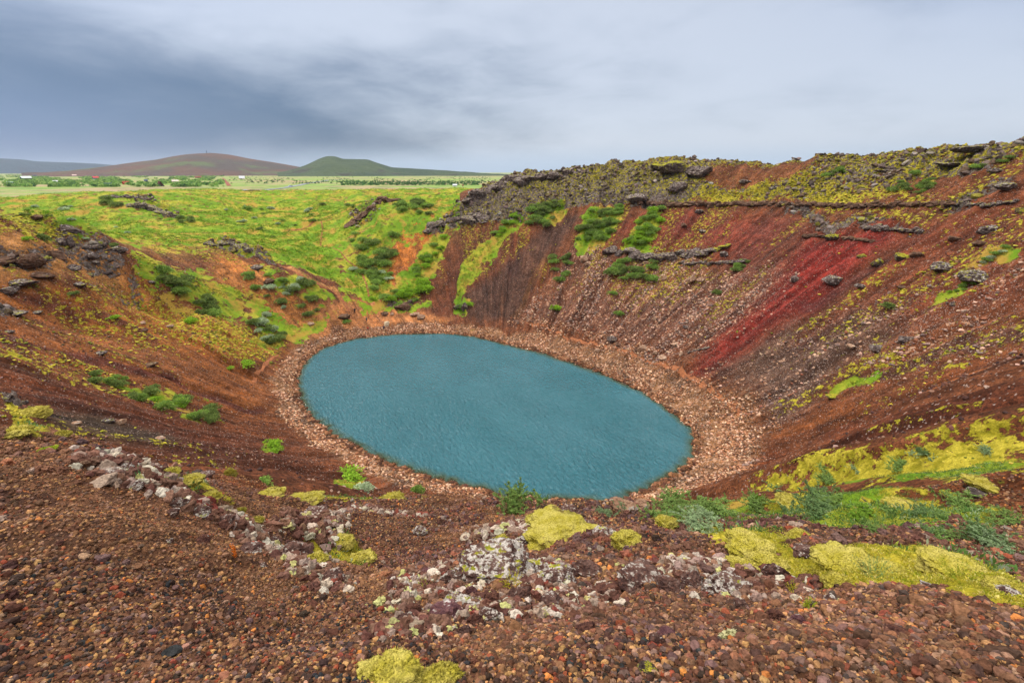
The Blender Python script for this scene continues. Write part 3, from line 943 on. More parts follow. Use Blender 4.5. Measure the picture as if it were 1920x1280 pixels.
def scatter(name, shapes, pos, size, cols, mat, rg, squash=1.0, sink=.2, full=True, smooth=False, extra=None):
    n = len(pos); which = rg.integers(0, len(shapes), n)
    Vs = []; Fs = []; Cs = []; off = 0
    Rm = rand_rot(n, rg, full)
    for s, (bv, bf) in enumerate(shapes):
        k = np.nonzero(which == s)[0]
        if len(k) == 0: continue
        v = np.einsum('nij,vj->nvi', Rm[k], bv) * size[k][:, None, None]
        v[..., 2] *= squash
        v += pos[k][:, None, :]; v[..., 2] += (size[k] * squash * (1 - sink * 2) * .5)[:, None]
        nv = len(bv)
        Vs.append(v.reshape(-1, 3).astype(np.float32)); Cs.append(np.repeat(cols[k], nv, 0).astype(np.float32))
        Fs.append((bf[None] + (np.arange(len(k)) * nv)[:, None, None] + off).reshape(-1, bf.shape[1])); off += nv * len(k)
    me = mesh_np(name, np.concatenate(Vs), np.concatenate(Fs), mat, {'tint': np.concatenate(Cs)}, smooth=smooth)
    o = link(name, me)
    return o


def pal(cols, wts, n, rg, jit=.18):
    C = np.array([alb(c) for c in cols]); w = np.array(wts, float); w /= w.sum()
    c = C[rg.choice(len(cols), n, p=w)]
    return np.clip(c * (1 + (rg.random((n, 1)) - .5) * 2 * jit) * (1 + (rg.random((n, 3)) - .5) * .12), .004, .9)


def stone_mat():
    m, t, b = new_mat('scoria_stone')
    pos = t.n('ShaderNodeTexCoord', out=3)
    n = t.noise(pos, 60, 4, .65)
    c = t.n('ShaderNodeVectorMath', {0: t.attr('tint'), 'Scale': t.ss(n, .3, .7, .6, 1.35)}, operation='SCALE')
    t.L.new(c, b.inputs['Base Color']); b.inputs['Roughness'].default_value = .85
    bump(t, b, n, .7, .008)
    return m


def big_stone_mat():
    m, t, b = new_mat('slope_stone')
    pos = t.n('ShaderNodeTexCoord', out=3)
    n = t.noise(pos, 5, 5, .65)
    c = t.n('ShaderNodeVectorMath', {0: t.attr('tint'), 'Scale': t.ss(n, .3, .7, .7, 1.25)}, operation='SCALE')
    t.L.new(c, b.inputs['Base Color'])
    bump(t, b, n, .6, .1)
    return m


def leaf_mat(name):
    m, t, b = new_mat(name)
    c = t.attr('tint')
    t.L.new(c, b.inputs['Base Color']); b.inputs['Roughness'].default_value = .7
    tl = t.n('ShaderNodeBsdfTranslucent', {'Color': c})
    mx = t.n('ShaderNodeMixShader', {0: .35, 1: b.outputs[0], 2: tl})
    t.L.new(mx, m.node_tree.nodes['Material Output'].inputs['Surface'])
    return m


SM = stone_mat(); BSM = big_stone_mat(); LM = leaf_mat('leaves')

# ------------------------------------------------------------------ foreground gravel
small = [stone_shape(1, 50 + i, 3, .25) for i in range(14)]
mid = [stone_shape(2, 80 + i, 6, .30) for i in range(16)]
patch = fbm2(X / 1.3, Y / 1.3, 3, 301)
fine = sstep(.42, .6, patch) * (1 - .6 * sstep(-.4, .6, X))
vegm = np.clip(np.maximum(veg[..., 1], veg[..., 0] * .9), 0, 1)
bare = 1 - sstep(.35, .6, vegm)
rg = np.random.default_rng(5)


def gravel(name, n, r0, r1, s0, s1, shapes, wgt, palette, pw):
    W = ((RG > r0) & (RG < r1)) * bare * wgt
    p, j, i = sample_ground(W, n, rg)
    s = np.exp(rg.uniform(math.log(s0), math.log(s1), len(p))) * .5
    s = s * (1 - .28 * sstep(.2, -1.0, p[:, 0]))
    c = pal(palette, pw, len(p), rg, .28)
    f = fine[j, i][:, None]
    c = c * (1 - f * .25) + f * .25 * np.array(alb((158, 112, 76)))
    c = c * (.86 + .5 * fbm2(p[:, 0] / .9, p[:, 1] / .9, 3, 77))[:, None]
    o = scatter(name, shapes, p, s, c, SM, rg, .85, .22)
    tag(o, kind='stuff'); return o


GP = [(126, 88, 66), (176, 128, 88), (62, 46, 42), (138, 68, 50), (116, 86, 82), (198, 120, 66), (54, 54, 58), (92, 58, 48), (160, 120, 104)]
GP = [(int(c_[0] * .93), int(c_[1] * .96), int(c_[2] * .90)) for c_ in GP]
GW = [5, 2.4, 4, .9, 2.2, .3, 1.2, 4.4, 1.4]
gravel('gravel', 42000, .75, 2.9, .009, .022, mid, .5 + fine, GP, GW)
gravel('gravel', 17000, .75, 3.4, .020, .036, mid, 1.35 - fine, GP, GW)
gravel('gravel', 95000, 2.5, 9.5, .016, .042, small, .6 + fine * .8, GP, GW)
gravel('gravel', 20000, 2.5, 9.5, .035, .07, small, 1.4 - fine, GP, GW)
gravel('scoria_lumps', 4600, 2.6, 12, .06, .14, [stone_shape(3, 190 + q, 6, .55) for q in range(8)], (.15 + sstep(.5, .62, fbm2(X / 1.1, Y / 1.1, 3, 351)) * 1.5) * (.1 + .9 * np.maximum(sstep(-1.8, -.2, X), sstep(4.5, 6, RG))), [(112, 80, 66), (84, 56, 50), (96, 74, 72), (130, 80, 62), (140, 122, 108)], [4, 5, 3, 1.2, .7])
gravel('gravel', 12000, 1.3, 6.5, .024, .056, mid, (1.2 - fine) * (.3 + sstep(-.8, .8, X)), [(104, 74, 58), (84, 56, 48), (60, 46, 44), (128, 84, 64), (100, 76, 72), (146, 110, 90), (120, 60, 48)], [5, 4, 3, 2, 2, 1.3, .8])
gravel('gravel', 1500, 1.6, 9.0, .05, .10, mid, 1.3 - fine, GP, [5, 1, 4, 1.5, 2, .3, .8, 5, 1])
gravel('gravel', 42000, 9.0, 22, .05, .13, small, 1.0, GP, [4, 1.5, 3, 1, 2, .6, .5, 6, 1])

# rubble with pale lichen along the crumbling edges
Wr = np.zeros((NR, NA), np.float32)
for pl_, w_, k_ in [([(220, 862), (250, 900), (330, 930), (400, 960), (470, 990), (560, 1050), (620, 1080)], .26, .6), ([(760, 1110), (820, 1070), (900, 1050), (1000, 1060), (1100, 1110)], .22, 1.2),
                    ([(780, 1170), (860, 1140), (960, 1150), (1060, 1120)], .24, 1.2), ([(740, 1130), (800, 1100), (900, 1090), (1000, 1095)], .2, 1.1), ([(1200, 1075), (1300, 1058), (1400, 1075), (1480, 1090)], .2, 1.0), ([(1280, 1110), (1420, 1120), (1560, 1130)], .12, .6),
                    ([(880, 1010), (960, 985), (1060, 1000), (1140, 1000)], .2, .7), ([(560, 990), (640, 960), (760, 965)], .4, .3)]:
    j, i, m_ = line_w(pl_, w_); Wr[j, i] = np.maximum(Wr[j, i], m_ * k_)
p, j, i = sample_ground(Wr, 7000, rg)
s = np.exp(rg.uniform(math.log(.02), math.log(.11), len(p))) * .5 * np.clip(np.hypot(p[:, 0], p[:, 1]) / 3, .8, 1.8)
c = pal([(186, 172, 154), (148, 126, 112), (120, 88, 72), (96, 64, 54), (126, 66, 54), (176, 170, 110)], [2.0, 3.2, 3.6, 3.4, .5, .6], len(p), rg)
tag(scatter('lichen_rubble', [stone_shape(3, 230 + q, 8, .36) for q in range(10)], p, s, c, SM, rg, .9, .1), kind='stuff')

# ------------------------------------------------------------------ scree on the crater walls, beach stones
BP = [(176, 126, 92), (140, 94, 68), (216, 176, 146), (104, 70, 52), (128, 102, 86)]
W = soil[..., 3] * (SD < 13) * (SD > -.6) * (RG > 35)
clump = .25 + sstep(.42, .6, fbm2(X / 4.5, Y / 4.5, 4, 305)) * 1.9
p, j, i = sample_ground(W * clump, 26000, rg)
s = np.exp(rg.uniform(math.log(.14), math.log(.7), len(p))) * .5
c = pal(BP, [4, 3.4, 2.8, 2.4, 1.4], len(p), rg, .28) * (.72 + .56 * fbm2(p[:, 0] / 6, p[:, 1] / 6, 3, 99))[:, None]
tag(scatter('beach_stones', small, p, s, c, BSM, rg, .75, .3), kind='stuff')
W = sstep(-.9, 0, SD) * (1 - sstep(.3, 1.6, SD)) * (RG > 30) * (.2 + sstep(.5, .6, vn2(PHI * 60, PHI * 0, 8)))
p, j, i = sample_ground(W, 2600, rg)
s = rg.uniform(.2, .55, len(p))
tag(scatter('shore_stones', small, p, s, pal([(110, 74, 52), (150, 104, 74), (84, 56, 44)], [3, 2, 2], len(p), rg), BSM, rg, .7, .3), kind='stuff')
W = soil[..., 3] * (SD > 9) * (RG > 40) * (.04 + sstep(.5, .64, fbm2(PHI * 26, SD / 14, 4, 307)))
p, j, i = sample_ground(W, 5200, rg)
s = np.exp(rg.uniform(math.log(.18), math.log(.85), len(p))) * .5
tag(scatter('scree', small, p, s, pal([(216, 176, 150), (170, 140, 124), (126, 106, 98), (150, 96, 74)], [2.2, 2, 2.4, 1.5], len(p), rg), BSM, rg, .8, .25), kind='stuff')
W = crat * (RG > 22) * bare * (.2 + sstep(.5, .62, fbm2(PHI * 16, SD / 20, 3, 309)))
p, j, i = sample_ground(W, 26000, rg)
s = np.exp(rg.uniform(math.log(.12), math.log(.42), len(p))) * .5
tag(scatter('scree', small, p, s, pal([(150, 116, 98), (110, 76, 62), (90, 62, 56), (180, 150, 134), (70, 52, 48)], [2, 4, 4, 1, 2], len(p), rg), BSM, rg, .8, .25), kind='stuff')
# rough lava blocks in the rock bands
W = sstep(.35, .6, veg[..., 2]) * (RG > 40) * (RG < 330)
p, j, i = sample_ground(W * (.1 + sstep(.46, .6, fbm2(X / 7, Y / 7, 4, 331))), 6000, rg)
s = np.exp(rg.uniform(math.log(.3), math.log(2.1), len(p))) * .5
tag(scatter('lava_blocks', [stone_shape(2, 140 + q, 9, .3) for q in range(8)], p, s, pal([(116, 100, 92), (84, 72, 66), (150, 138, 130), (104, 84, 66), (140, 132, 60)], [4, 3, 2, 3, 2.2], len(p), rg), BSM, rg, .75, .2), kind='stuff')

# moss tufts on the walls
W = (sstep(.3, .8, veg[..., 1]) + .010 * soft) * (RG > 24) * (RG < 260) * (.15 + sstep(.45, .58, fbm2(X / 2.5, Y / 2.5, 3, 311)))
p, j, i = sample_ground(W, 26000, rg)
s = np.exp(rg.uniform(math.log(.2), math.log(.75), len(p))) * .5 * np.clip(np.hypot(p[:, 0], p[:, 1]) / 110, .25, 1)
tag(scatter('moss_tufts', [stone_shape(2, 160 + q, 0, .3) for q in range(6)], p, s, pal([(186, 170, 56), (146, 142, 44), (204, 186, 80), (112, 118, 44), (98, 84, 60)], [3, 3, 1.3, 2, 1.6], len(p), rg), BSM, rg, .4, .15, full=False, smooth=True), kind='stuff')


# ------------------------------------------------------------------ leaf clumps: grass tufts, shrubs, trees
def leaf_cloud(n, lobes, leaf, rg, up=.3, asp=2.2):
    """lobes: (x,y,z,rx,ry,rz); returns V,F(tri pairs as quads),tint multiplier"""
    L = np.array(lobes); vol = L[:, 3] * L[:, 4] + L[:, 5] * L[:, 3]
    k = rg.choice(len(L), n, p=vol / vol.sum())
    d = rg.normal(size=(n, 3)); d /= np.linalg.norm(d, axis=1)[:, None]; d[:, 2] = np.where(d[:, 2] < -.3, -d[:, 2], d[:, 2])
    rad = rg.uniform(.62, 1.08, n)[:, None]
    c = L[k, :3] + d * L[k, 3:6] * rad
    ax = d + rg.normal(size=(n, 3)) * .6; ax[:, 2] += up; ax /= np.linalg.norm(ax, axis=1)[:, None]
    sd = np.cross(ax, rg.normal(size=(n, 3))); sd /= np.linalg.norm(sd, axis=1)[:, None]
    ls = leaf * rg.uniform(.6, 1.4, n)[:, None]
    a = c; b = c + ax * ls * .5 * asp + sd * ls * .5; e = c + ax * ls * asp; f = c + ax * ls * .5 * asp - sd * ls * .5
    V = np.stack([a, b, e, f], 1).reshape(-1, 3); Fq = np.arange(4 * n).reshape(-1, 4)
    lob = rg.uniform(.78, 1.22, len(L))[k]
    t = np.repeat(lob * rg.uniform(.8, 1.25, n), 4)
    return V, Fq, t


def shrub_data(name, n, leaf, cols, seed, nl=12, flat=.62, spread=.62):
    rg_ = np.random.default_rng(seed); lobes = []
    for q in range(nl):
        a = rg_.random() * 6.28; r = spread * math.sqrt(rg_.random()); s_ = rg_.uniform(.22, .42)
        lobes.append((r * math.cos(a), r * math.sin(a) * .8, max(.08, flat * .75 * (1 - r * .8) * rg_.uniform(.5, 1.1)), s_, s_, s_ * .75))
    V, Fq, t = leaf_cloud(n, lobes, leaf, rg_)
    V[:, 2] = np.maximum(V[:, 2], -.12)
    c0, c1 = np.array(alb(cols[0])), np.array(alb(cols[1]))
    u = np.repeat(rg_.random(n), 4)[:, None]
    c = (c0 * (1 - u) + c1 * u) * t[:, None]
    me = mesh_np(name, V, Fq, LM, {'tint': np.clip(c, .003, .9)})
    return me


DG = ((104, 128, 66), (146, 162, 88)); BG = ((124, 170, 44), (168, 200, 66)); GG = ((160, 182, 138), (204, 216, 180)); MG = ((112, 146, 66), (158, 184, 90))
FARB = {}
for nm_, cc in (('dark', DG), ('bright', BG), ('grey', GG), ('mid', MG)):
    FARB[nm_] = [shrub_data('shrub', 900, .085, cc, 400 + q * 7 + len(nm_), 10 + q) for q in range(4)]
def twiggy(cols, seed, ntw=150, nl=62):
    """upright bent twigs carrying narrow leaves, plus bare lower stems"""
    q = np.random.default_rng(seed)
    clus = [(q.uniform(-.75, .75), q.uniform(-.5, .5), q.uniform(.35, .6)) for _ in range(7)]
    Vv, Fv, Tt = [], [], []
    c0, c1, c2 = np.array(alb(cols[0])), np.array(alb(cols[1])), np.array(alb((104, 84, 66)))
    off = 0
    for k in range(ntw):
        cx, cy, hh = clus[q.integers(0, 7)]
        b0 = np.array([cx + q.normal() * .16, cy + q.normal() * .14, -.05]); a = q.random() * 6.28; sp = q.uniform(.08, .42)
        tip = b0 + np.array([math.cos(a) * sp, math.sin(a) * sp, hh * q.uniform(.6, 1.25)])
        u = np.sort(q.random(nl)) ** .7
        ctr = b0 + (tip - b0) * u[:, None] + np.array([0, 0, .12]) * np.sin(u * math.pi)[:, None]
        dv = q.normal(size=(nl, 3)); dv[:, 2] = np.abs(dv[:, 2]) * .5 + .7; dv += (tip - b0) * 1.2; dv /= np.linalg.norm(dv, axis=1)[:, None]
        sv = np.cross(dv, q.normal(size=(nl, 3))); sv /= np.linalg.norm(sv, axis=1)[:, None]
        l = (.075 * q.uniform(.6, 1.3, nl))[:, None]
        Vv.append(np.stack([ctr, ctr + dv * l * .5 + sv * l * .17, ctr + dv * l, ctr + dv * l * .5 - sv * l * .17], 1).reshape(-1, 3))
        m_ = q.random((nl, 1)) * .6 + q.random() * .4; col = (c0 * (1 - m_) + c1 * m_) * q.uniform(.75, 1.2)
        Tt.append(np.repeat(col, 4, 0)); Fv.append(np.arange(nl * 4).reshape(-1, 4) + off); off += nl * 4
        w_ = .006; sd_v = np.array([w_, 0, 0]); mid_ = (b0 + tip) / 2 + np.array([0, 0, .11])
        Vv.append(np.array([b0 - sd_v, b0 + sd_v, mid_ + sd_v, mid_ - sd_v, tip + sd_v * .4, tip - sd_v * .4]))
        Fv.append(np.array([[0, 1, 2, 3], [3, 2, 4, 5]]) + off); off += 6; Tt.append(np.repeat(c2[None], 6, 0))
    return mesh_np('shrub', np.concatenate(Vv), np.concatenate(Fv), LM, {'tint': np.clip(np.concatenate(Tt), .003, .9)})


NEARB = {nm_: [twiggy(cc, 500 + q * 7 + len(nm_)) for q in range(3)] for nm_, cc in (('dark', ((104, 134, 84), (142, 166, 108))), ('mid', ((118, 150, 80), (158, 182, 100))), ('grey', ((136, 162, 114), (178, 196, 150))), ('bright', ((122, 166, 56), (162, 192, 76))))}

# low plants that nobody could count
def cover(name, W, n, s0, s1, cols, pw, nb=9, leafw=.22, asp=3.0):
    p, j, i = sample_ground(W, n, rg)
    shapes = []
    for q in range(5):
        r2 = np.random.default_rng(600 + q)
        v, f, t_ = leaf_cloud(nb, [(0, 0, .1, .6, .6, .3)], leafw, r2, .6, asp)
        shapes.append((v, f))
    s = np.exp(rg.uniform(math.log(s0), math.log(s1), len(p)))
    if s0 > .2: s *= np.clip(np.hypot(p[:, 0], p[:, 1]) / 110, .16, 1)
    o = scatter(name, shapes, p, s, pal(cols, pw, len(p), rg, .3), LM, rg, 1.0, .5, full=False)
    tag(o, kind='stuff')


gz = sstep(.5, .8, veg[..., 0]) * (RG > 18) * (RG < 400)
cover('grass', gz * (1 / (1 + (RG / 120) ** 2)) * (.3 + sstep(.4, .6, fbm2(X / 5, Y / 5, 3, 313))), 42000, .25, .8,
      [(120, 160, 40), (100, 144, 34), (160, 166, 60), (92, 118, 44), (150, 140, 70)], [4, 4, 3, 2, 1])
gn_ = np.maximum(sstep(.4, .7, veg[..., 0]), .35 * sstep(.5, .8, veg[..., 1])) * (RG > 4.5) * (RG < 26)
cover('ground_cover', gn_, 26000, .04, .14, [(100, 132, 66), (84, 118, 56), (128, 158, 96), (150, 160, 60), (176, 190, 150)], [4, 4, 2, 2, 1], 10, .14, 3.2)
ms = sstep(.5, .9, veg[..., 1]) * (RG < 16)
cover('moss', ms / (RG ** 1.0), 60000, .008, .026, [(214, 200, 84), (186, 182, 56), (232, 218, 130), (140, 152, 40)], [4, 3, 2, 1.5], 8, .3, 2.2)

BUSHES = []


def bush(px, py, wpx, kind, label, group=None, hscale=1.0, near=False):
    x, y = cast(px, py); z = float(ground_z(x, y))
    d = y * CT - (z - CAMZ) * ST
    w = wpx / F * d * (.74 if near else .58) * math.cos(math.atan2(x, y))
    BUSHES.append((wpx, x, y, w, kind, near, hscale, random.random() * 6.28, label, group, len(BUSHES)))


def cluster(poly, n, w0, w1, kind, label, group, hs=.9):
    xs = [q[0] for q in poly]; ys = [q[1] for q in poly]; k = 0; it = 0
    rr_ = random.Random(int(sum(xs)) + n)
    while k < n and it < 5000:
        it += 1
        px = rr_.uniform(min(xs), max(xs)); py = rr_.uniform(min(ys), max(ys)); ins = False
        for a in range(len(poly)):
            x0, y0 = poly[a]; x1, y1 = poly[(a + 1) % len(poly)]
            if (y0 > py) != (y1 > py) and px < (x1 - x0) * (py - y0) / (y1 - y0) + x0: ins = not ins
        if not ins: continue
        kd = kind if isinstance(kind, str) else rr_.choice(kind)
        bush(px, py, rr_.uniform(w0, w1), kd, label, group, hs)
        k += 1


CL = [
    ([(280, 500), (330, 505), (380, 545), (420, 600), (380, 590), (330, 555)], 26, 20, 42, ('dark', 'dark', 'mid'), 'dark green willow bush in the thicket below the left rim', 'bushes in the left thicket'),
    ([(440, 590), (500, 590), (535, 640), (500, 645), (460, 620)], 14, 18, 36, ('dark', 'dark', 'grey'), 'dark green bush in the group above the left end of the lake', 'bushes above the left lake end'),
    ([(450, 515), (560, 520), (625, 560), (610, 590), (540, 580), (470, 560)], 22, 16, 32, ('dark', 'mid', 'grey'), 'low green bush on the orange spur between rim rocks and lake', 'bushes on the orange spur'),
    ([(660, 440), (735, 430), (745, 480), (720, 540), (680, 520), (650, 480)], 40, 16, 30, ('mid', 'dark', 'mid'), 'dense green bush on the shaded side of the grass valley', 'bushes on the valley side'),
    ([(700, 520), (770, 560), (790, 555), (760, 580), (690, 560)], 10, 14, 28, ('bright', 'mid'), 'bright green bush at the foot of the grass valley', 'bushes at the valley foot'),
    ([(745, 380), (830, 372), (810, 405), (745, 410)], 16, 14, 26, ('mid', 'dark'), 'green bush on the saddle above the orange gully', 'bushes above the orange gully'),
    ([(790, 470), (835, 438), (835, 458), (800, 500), (770, 530), (765, 515)], 16, 12, 24, ('bright', 'bright', 'mid'), 'bright green bush in the strip right of the orange gully', 'bushes right of the orange gully'),
    ([(745, 550), (800, 525), (805, 545), (760, 558)], 8, 18, 30, ('bright', 'bright'), 'vivid green bush at the low end of the bright green strip', 'bushes below the bright strip'),
    ([(915, 440), (968, 402), (970, 415), (930, 455)], 10, 12, 22, ('mid', 'bright'), 'green bush in the narrow strip under the grey rock rim', 'bushes in the narrow strip'),
    ([(985, 425), (1000, 385), (1055, 376), (1060, 390), (1030, 425)], 20, 14, 26, ('mid', 'dark'), 'green bush in the first patch under the mossy rim', 'bushes in the first patch'),
    ([(1075, 465), (1095, 405), (1125, 385), (1165, 385), (1165, 425), (1130, 455)], 32, 14, 28, ('mid', 'mid', 'dark'), 'green bush in the large green patch below the rim', 'bushes in the large green patch'),
    ([(1172, 455), (1210, 400), (1240, 392), (1235, 430), (1220, 460)], 26, 14, 26, ('mid', 'mid', 'bright'), 'green bush above the curved grey rock ledge', 'bushes above the curved ledge'),
    ([(1130, 505), (1160, 490), (1230, 492), (1240, 520), (1180, 540)], 26, 16, 28, ('mid', 'dark'), 'green bush in the patch beneath the curved rock ledge', 'bushes beneath the curved ledge'),
    ([(1025, 520), (1040, 480), (1070, 475), (1075, 495), (1045, 545)], 14, 14, 22, ('mid', 'dark'), 'green bush on the pale scree left of the ledge', 'bushes on the pale scree'),
    ([(1370, 510), (1395, 480), (1412, 490), (1395, 515)], 8, 12, 22, ('mid', 'dark'), 'green bush on the bank left of the crimson slide', 'bushes left of the crimson slide'),
    ([(1660, 355), (1710, 325), (1760, 335), (1745, 365), (1690, 370)], 18, 16, 32, ('dark', 'mid'), 'dark green bush high on the mossy right rim', 'bushes on the mossy rim'),
    ([(1540, 332), (1570, 318), (1585, 312), (1580, 326), (1550, 335)], 6, 14, 24, ('dark', 'mid'), 'dark bush in the small row near the right skyline', 'bushes near the skyline'),
    ([(1800, 320), (1890, 296), (1915, 296), (1880, 308), (1810, 326)], 9, 16, 28, ('mid', 'dark'), 'green bush in the strip under the far right skyline rocks', 'bushes under the skyline rocks'),
    ([(1835, 490), (1870, 460), (1905, 455), (1885, 475), (1850, 498)], 9, 16, 26, ('mid', 'mid', 'grey'), 'green bush in the slanting patch near the right edge', 'bushes in the slanting patch'),
    ([(1765, 552), (1800, 525), (1830, 530), (1800, 550)], 6, 14, 24, ('bright', 'mid'), 'green bush under the lichen covered outcrop', 'bushes under the lichen outcrop'),
    ([(140, 708), (170, 702), (230, 708), (290, 730), (280, 745), (200, 725)], 12, 26, 46, ('dark', 'mid'), 'dark willow bush in the upper row on the left slope', 'bushes in the upper left row'),
    ([(225, 742), (300, 738), (410, 768), (400, 785), (300, 765)], 13, 28, 48, ('mid', 'bright', 'dark'), 'green willow bush in the lower row on the left slope', 'bushes in the lower left row'),
    ([(340, 772), (400, 780), (430, 795), (380, 792)], 6, 26, 40, ('mid', 'dark'), 'green willow bush at the low end of the left rows', 'bushes at the row end'),
    ([(200, 372), (230, 374), (225, 388), (190, 386)], 4, 20, 32, 'dark', 'dark bush on the grassy knoll in front of the plain', 'bushes on the grassy knoll'),
    ([(335, 408), (360, 410), (372, 428), (345, 425)], 4, 18, 26, 'dark', 'dark bush below the rocky crest in the meadow', 'bushes below the meadow crest'),
    ([(380, 385), (640, 380), (700, 395), (640, 470), (400, 430)], 22, 8, 20, ('dark', 'mid', 'grey'), 'small scattered bush in the bright green meadow', 'bushes scattered in the meadow'),
    ([(0, 385), (160, 385), (300, 440), (200, 440), (0, 400)], 14, 10, 22, ('dark', 'mid', 'grey'), 'small scattered bush on the yellow green hillside at left', 'bushes on the left hillside'),
]
for poly, n, w0, w1, kd, lb, gp in CL: cluster(poly, n, w0, w1, kd, lb, gp)

for px, py, w, kd, hs, lb in [
    (82, 452, 36, 'dark', 1.3, 'round dark bush on top of the left rock outcrop'),
    (50, 450, 26, 'bright', .8, 'light green low bush left of the dark bush on the outcrop'),
    (357, 604, 34, 'bright', .8, 'isolated round bush on the brown slope left of the lake'),
    (212, 596, 34, 'bright', .5, 'flat vivid green bush high on the bare left slope'),
    (460, 684, 44, 'bright', .5, 'vivid green flat bush on the bank just left of the lake'),
    (430, 690, 22, 'bright', .4, 'small yellow green mat beside the vivid bush near the lake'),
    (508, 834, 44, 'bright', .5, 'small bright green bush pair, upper one, below the lake left shore'),
    (512, 844, 40, 'bright', .35, 'flatter bright green mat just under its twin near the shore'),
    (500, 906, 46, 'mid', .7, 'olive green bush on the near left slope above the pebbles'),
    (652, 896, 72, 'bright', .35, 'wide vivid green mat above the near lake shore'),
    (684, 918, 44, 'grey', .5, 'grey green low bush right below the vivid green mat'),
    (782, 920, 30, 'mid', .8, 'small pointed grassy shrub at the near shore'),
    (1665, 578, 38, 'dark', .95, 'lone dark green bush on the bare brown right wall'),
    (1343, 552, 22, 'dark', 1.3, 'single upright bush left of the crimson slide'),
    (1041, 580, 24, 'bright', .8, 'small vivid bush low on the far wall above the beach'),
    (1160, 590, 26, 'mid', .7, 'green bush low on the far wall among pale stones'),
    (1148, 553, 20, 'mid', 1.0, 'small round bush under the scree patch on the far wall'),
    (716, 512, 22, 'grey', .7, 'silvery grey willow in the valley beside the footpath'),
    (663, 506, 24, 'grey', .6, 'silvery grey willow left of the valley footpath'),
    (730, 524, 18, 'grey', .7, 'silvery grey willow at the bottom right of the meadow'),
    (536, 552, 18, 'grey', .8, 'pale grey willow among the dark bushes of the spur'),
    (650, 604, 22, 'mid', .6, 'small bush beside the flat boulder near the walkers'),
    (576, 592, 26, 'dark', .9, 'round dark bush above the left lake end, standing alone'),
    (864, 578, 26, 'mid', .8, 'green bush above the boulders at the far lake end'),
    (882, 572, 18, 'bright', .8, 'small green bush right beside the boulders at the far lake end'),
    (160, 448, 20, 'grey', .6, 'small grey green cushion bush behind the jagged rocks'),
    (215, 462, 24, 'dark', .9, 'dark bush behind the low rocks on the left rim'),
    (138, 552, 24, 'dark', .9, 'dark bush on the slope below the left outcrop'),
    (255, 890, 18, 'mid', 1.4, 'tiny blue green plant on the lichen stone ridge'),
]:
    bush(px, py, w, kd, lb, None, hs)
for px, py, w, kd, hs, lb in [
    (975, 962, 84, 'mid', .75, 'feathery green willow shrub between the mossy knoll and the lake'),
    (1240, 965, 90, 'mid', .5, 'low green willow right of the tan boulder at the shore'),
    (1310, 972, 110, 'mid', .4, 'spreading grey green willow left of centre in the near green belt'),
    (1340, 988, 100, 'grey', .35, 'pale grey green low willow in front of the near green belt'),
    (1520, 950, 110, 'dark', .55, 'darkest large willow in the middle of the near green belt'),
    (1530, 972, 120, 'dark', .45, 'dark willow just in front of the largest one'),
    (1430, 958, 70, 'mid', .5, 'mid green willow between the two large belts of shrubs'),
    (1620, 962, 80, 'bright', .5, 'bright green shrub right of the dark willow pair'),
    (1715, 968, 110, 'dark', .45, 'dark green willow in front of the moss bank on the right'),
    (1840, 958, 130, 'mid', .45, 'broad green willow near the right picture edge'),
    (1810, 1010, 150, 'dark', .5, 'big dark willow behind the yellow moss mound at the right'),
    (1885, 1035, 130, 'grey', .5, 'grey green willow at the right edge above the moss mound'),
    (1650, 1000, 60, 'mid', .5, 'small willow above the moss mound'),
    (1745, 862, 60, 'grey', .5, 'grey green willow on the moss bank below the right wall'),
    (1850, 850, 60, 'grey', .5, 'pale willow on the moss bank near the right edge'),
    (1732, 846, 40, 'dark', .7, 'small dark bush at the upper edge of the moss bank'),
    (1143, 965, 46, 'grey', .9, 'pale silver leaved plant beside the mossy knoll'),
    (1423, 940, 26, 'bright', 1.6, 'upright bright green sprig above the green belt'),
    (1605, 882, 50, 'grey', .4, 'grey green low willow in the yellow moss strip'),
    (1570, 918, 20, 'mid', .9, 'tiny green sprout on the bare brown strip'),
    (1280, 955, 90, 'mid', .4, 'low willow behind the pale grey one, left part of the near belt'),
    (1380, 968, 90, 'mid', .4, 'low willow in the left part of the near belt, left of the darkest one'),
    (1475, 940, 70, 'dark', .45, 'small dark willow at the back left of the darkest large one'),
    (1570, 945, 80, 'mid', .45, 'willow at the right shoulder of the darkest large one'),
    (1670, 968, 90, 'mid', .42, 'willow between the bright shrub and the dark one by the moss bank'),
    (1770, 975, 90, 'mid', .42, 'willow left of the broad green one at the right edge'),
    (1890, 975, 110, 'mid', .42, 'willow cut by the right picture edge behind the grey green one'),
    (1870, 1010, 120, 'dark', .45, 'dark willow right beside the big one behind the moss mound'),
    (1750, 1005, 90, 'mid', .42, 'small willow left of the big dark one behind the moss mound'),
    (1560, 895, 70, 'mid', .35, 'flat willow at the left tip of the moss bank under the right wall'),
    (1690, 878, 70, 'mid', .35, 'flat green willow in the middle of the moss bank under the right wall'),
]:
    bush(px, py, w, kd, lb, None, hs, near=True)

